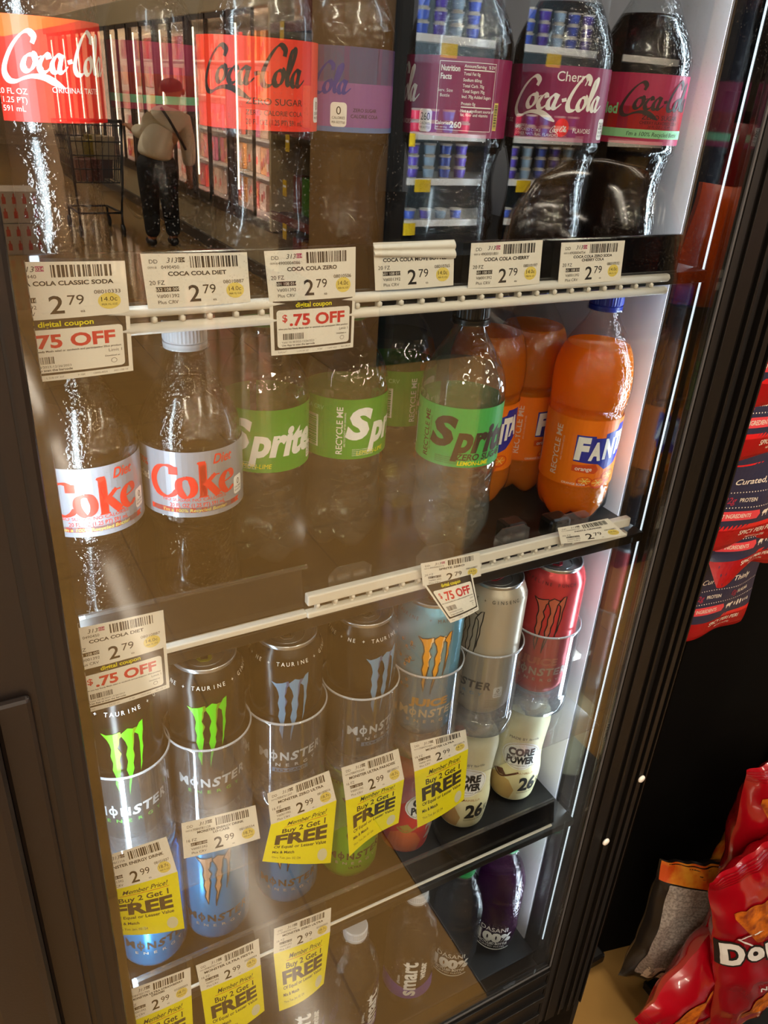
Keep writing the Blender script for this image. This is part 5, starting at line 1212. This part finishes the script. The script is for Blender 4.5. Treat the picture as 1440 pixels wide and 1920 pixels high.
def tri(a, x, y, s, rot, m, layer=1):
    P = [(0, .62), (.10, .55), (.56, -.30), (.50, -.42), (-.50, -.42), (-.56, -.30), (-.10, .55)]
    a.poly([(x+s*(p*math.cos(rot)-q_*math.sin(rot)), y+s*(p*math.sin(rot)+q_*math.cos(rot))) for p, q_ in P], m, layer)
def nacho_art(W, H, logo_y=.02):
    a = Art(); u = W
    a.poly([(-.46*u, logo_y-.02), (-.40*u, logo_y+.22*u), (.46*u, logo_y+.10*u), (.46*u, logo_y+.02)], M_DRK, 1)
    x = -.49*u
    for ch, w_ in (('D', .13), ('o', .11), ('r', .08), ('i', .05), ('t', .07), ('o', .11), ('s', .09)):
        h = (.19 if ch == 'D' else .16)*u
        a.text(ch, x+w_*u/2, logo_y+.03*u, h, M_INK, bold=.13, w=w_*u*1.16, layer=3); a.text(ch, x+w_*u/2, logo_y+.03*u, h, M_WHITE, bold=.055, w=w_*u*.95, layer=4); x += w_*u*1.08
    a.stroke([(-.40*u, logo_y+.20*u), (-.16*u, logo_y-.10*u), (-.10*u, logo_y-.13*u)], .012*u, M_WHITE, 2); a.stroke([(-.40*u, logo_y+.20*u), (.0, logo_y+.17*u), (.45*u, logo_y+.10*u)], .012*u, M_WHITE, 2)
    tri(a, -.18*u, -.29*H, .30*u, .25, M_CHIP, 1); tri(a, .2*u, -.30*H, .28*u, -.5, M_CHIPD, 2); tri(a, .10*u, .30*H, .30*u, .6, M_CHIP, 1); tri(a, .3*u, .18*H, .22*u, -.3, M_CHIPD, 2); tri(a, -.24*u, .27*H, .34*u, .9, M_CHIP, 2)
    a.text('NACHO CHEESE', 0, -.14*H, .04*u, M_WHITE, bold=.02, layer=2, w=.5*u); return a
def back_art(W, H):
    a = Art(); a.rrect(-.41*W, .46*W, -.42*H, .35*H, .02*W, M_GREYP, 1)
    for k in range(14): a.rect(-.32*W, .40*W, .30*H-k*.042*H, .303*H-k*.042*H, M_GREYINK, 2)
    a.rect(-.49*W, .49*W, .36*H, .495*H, M_OFLAME, 1); a.rect(-.34*W, -.08*W, -.44*H, -.32*H, M_CREAMP, 1); a.stroke([(-.22*W, -.44*H), (-.2*W, -.36*H), (-.1*W, -.34*H)], .006, M_INK, 2); return a
def flame_art(W, H):
    a = Art(); a.rect(-.5*W, .5*W, -.48*H, .48*H, M_OFLAME, 0); a.text('CHIPS', 0, .1*H, .16*W, M_INK, bold=.12, w=.74*W, layer=2); a.text('CHIPS', 0, .1*H, .16*W, M_YLOGO, bold=.05, w=.7*W, layer=3); return a
chip_bag('chip_bag', 'red tortilla chip bag lying tilted at the bottom left of the chip display', (.965, .0, .205), (-.08, 1.0, .02), .25, .36, .040, M_DRED, nacho_art(.25, .36, .05), 1.3)
chip_bag('chip_bag', 'red tortilla chip bag standing in the middle with a white D facing us', (.985, -.042, .315), (-.06, -.28, -.05), .25, .46, .042, M_DRED, nacho_art(.25, .46, .045), 4.1)
chip_bag('chip_bag', 'large red tortilla chip bag at the right edge, highest of the red bags', (1.02, .005, .455), (-.05, -.05, -.10), .25, .37, .045, M_DRED, nacho_art(.26, .38, -.05), 7.7)
chip_bag('chip_bag', 'black chip bag turned to show its grey printed back', (.945, .060, .225), (-.15, .16, -.35), .19, .25, .032, M_BKBAG, back_art(.19, .25), 2.2)
chip_bag('chip_bag', 'orange flame-coloured chip bag tucked behind the red bags', (1.06, .078, .275), (0, .5, .1), .17, .24, .030, M_OFLAME, flame_art(.17, .24), 5.5)
chip_bag('chip_bag', 'deep red chip bag whose crimped top pokes out behind the others', (1.085, .070, .330), (0, .75, .1), .15, .22, .028, M_DRK, Art(), 3.7)
# low black bin that holds the chip bags
db = empty('floor_tray', (1.05, .02, 0), 'low black floor tray under the chip bags', 'tray')
b = MB(); b.box(.93, 1.36, -.07, .09, 0, .012, M_BLACK, .002); b.box(.93, .935, -.07, .09, .012, .02, M_BLACK); adopt(b.build('tray_base'), db)
# ---- packet at the far left edge
b = MB()
def pk(sg):
    def g_(u, v):
        e = (1-(2*u-1)**2)**.6*(max(0, math.sin(PI*v)))**.4
        return Vector(((u-.5)*.16, sg*.03*e + .004*math.sin(12*u+7*v), (v-.5)*.22))
    return g_
b.sheet(pk(-1), 14, 14, mat('cream_packet', '#d8c4b4', .35)); b.sheet(pk(1), 14, 14, M_ORGB, flip=True)
a = Art(); a.rect(-.08, .08, .0, .07, M_ORL, 1); a.poly([(-.08, -.03), (.08, -.005), (.08, .0), (-.08, .0)], M_RED, 1)
b.art(a, lambda u, v, off: pk(-1)(u/.16+.5, v/.22+.5)+Vector((0, -off-.0004, 0)), .0004, segu=.012, segv=.012)
o = b.build('snack_packet', loc=(-.145, -.02, .80)); tag(o, 'orange and cream snack packet left of the cooler', 'snack packet')
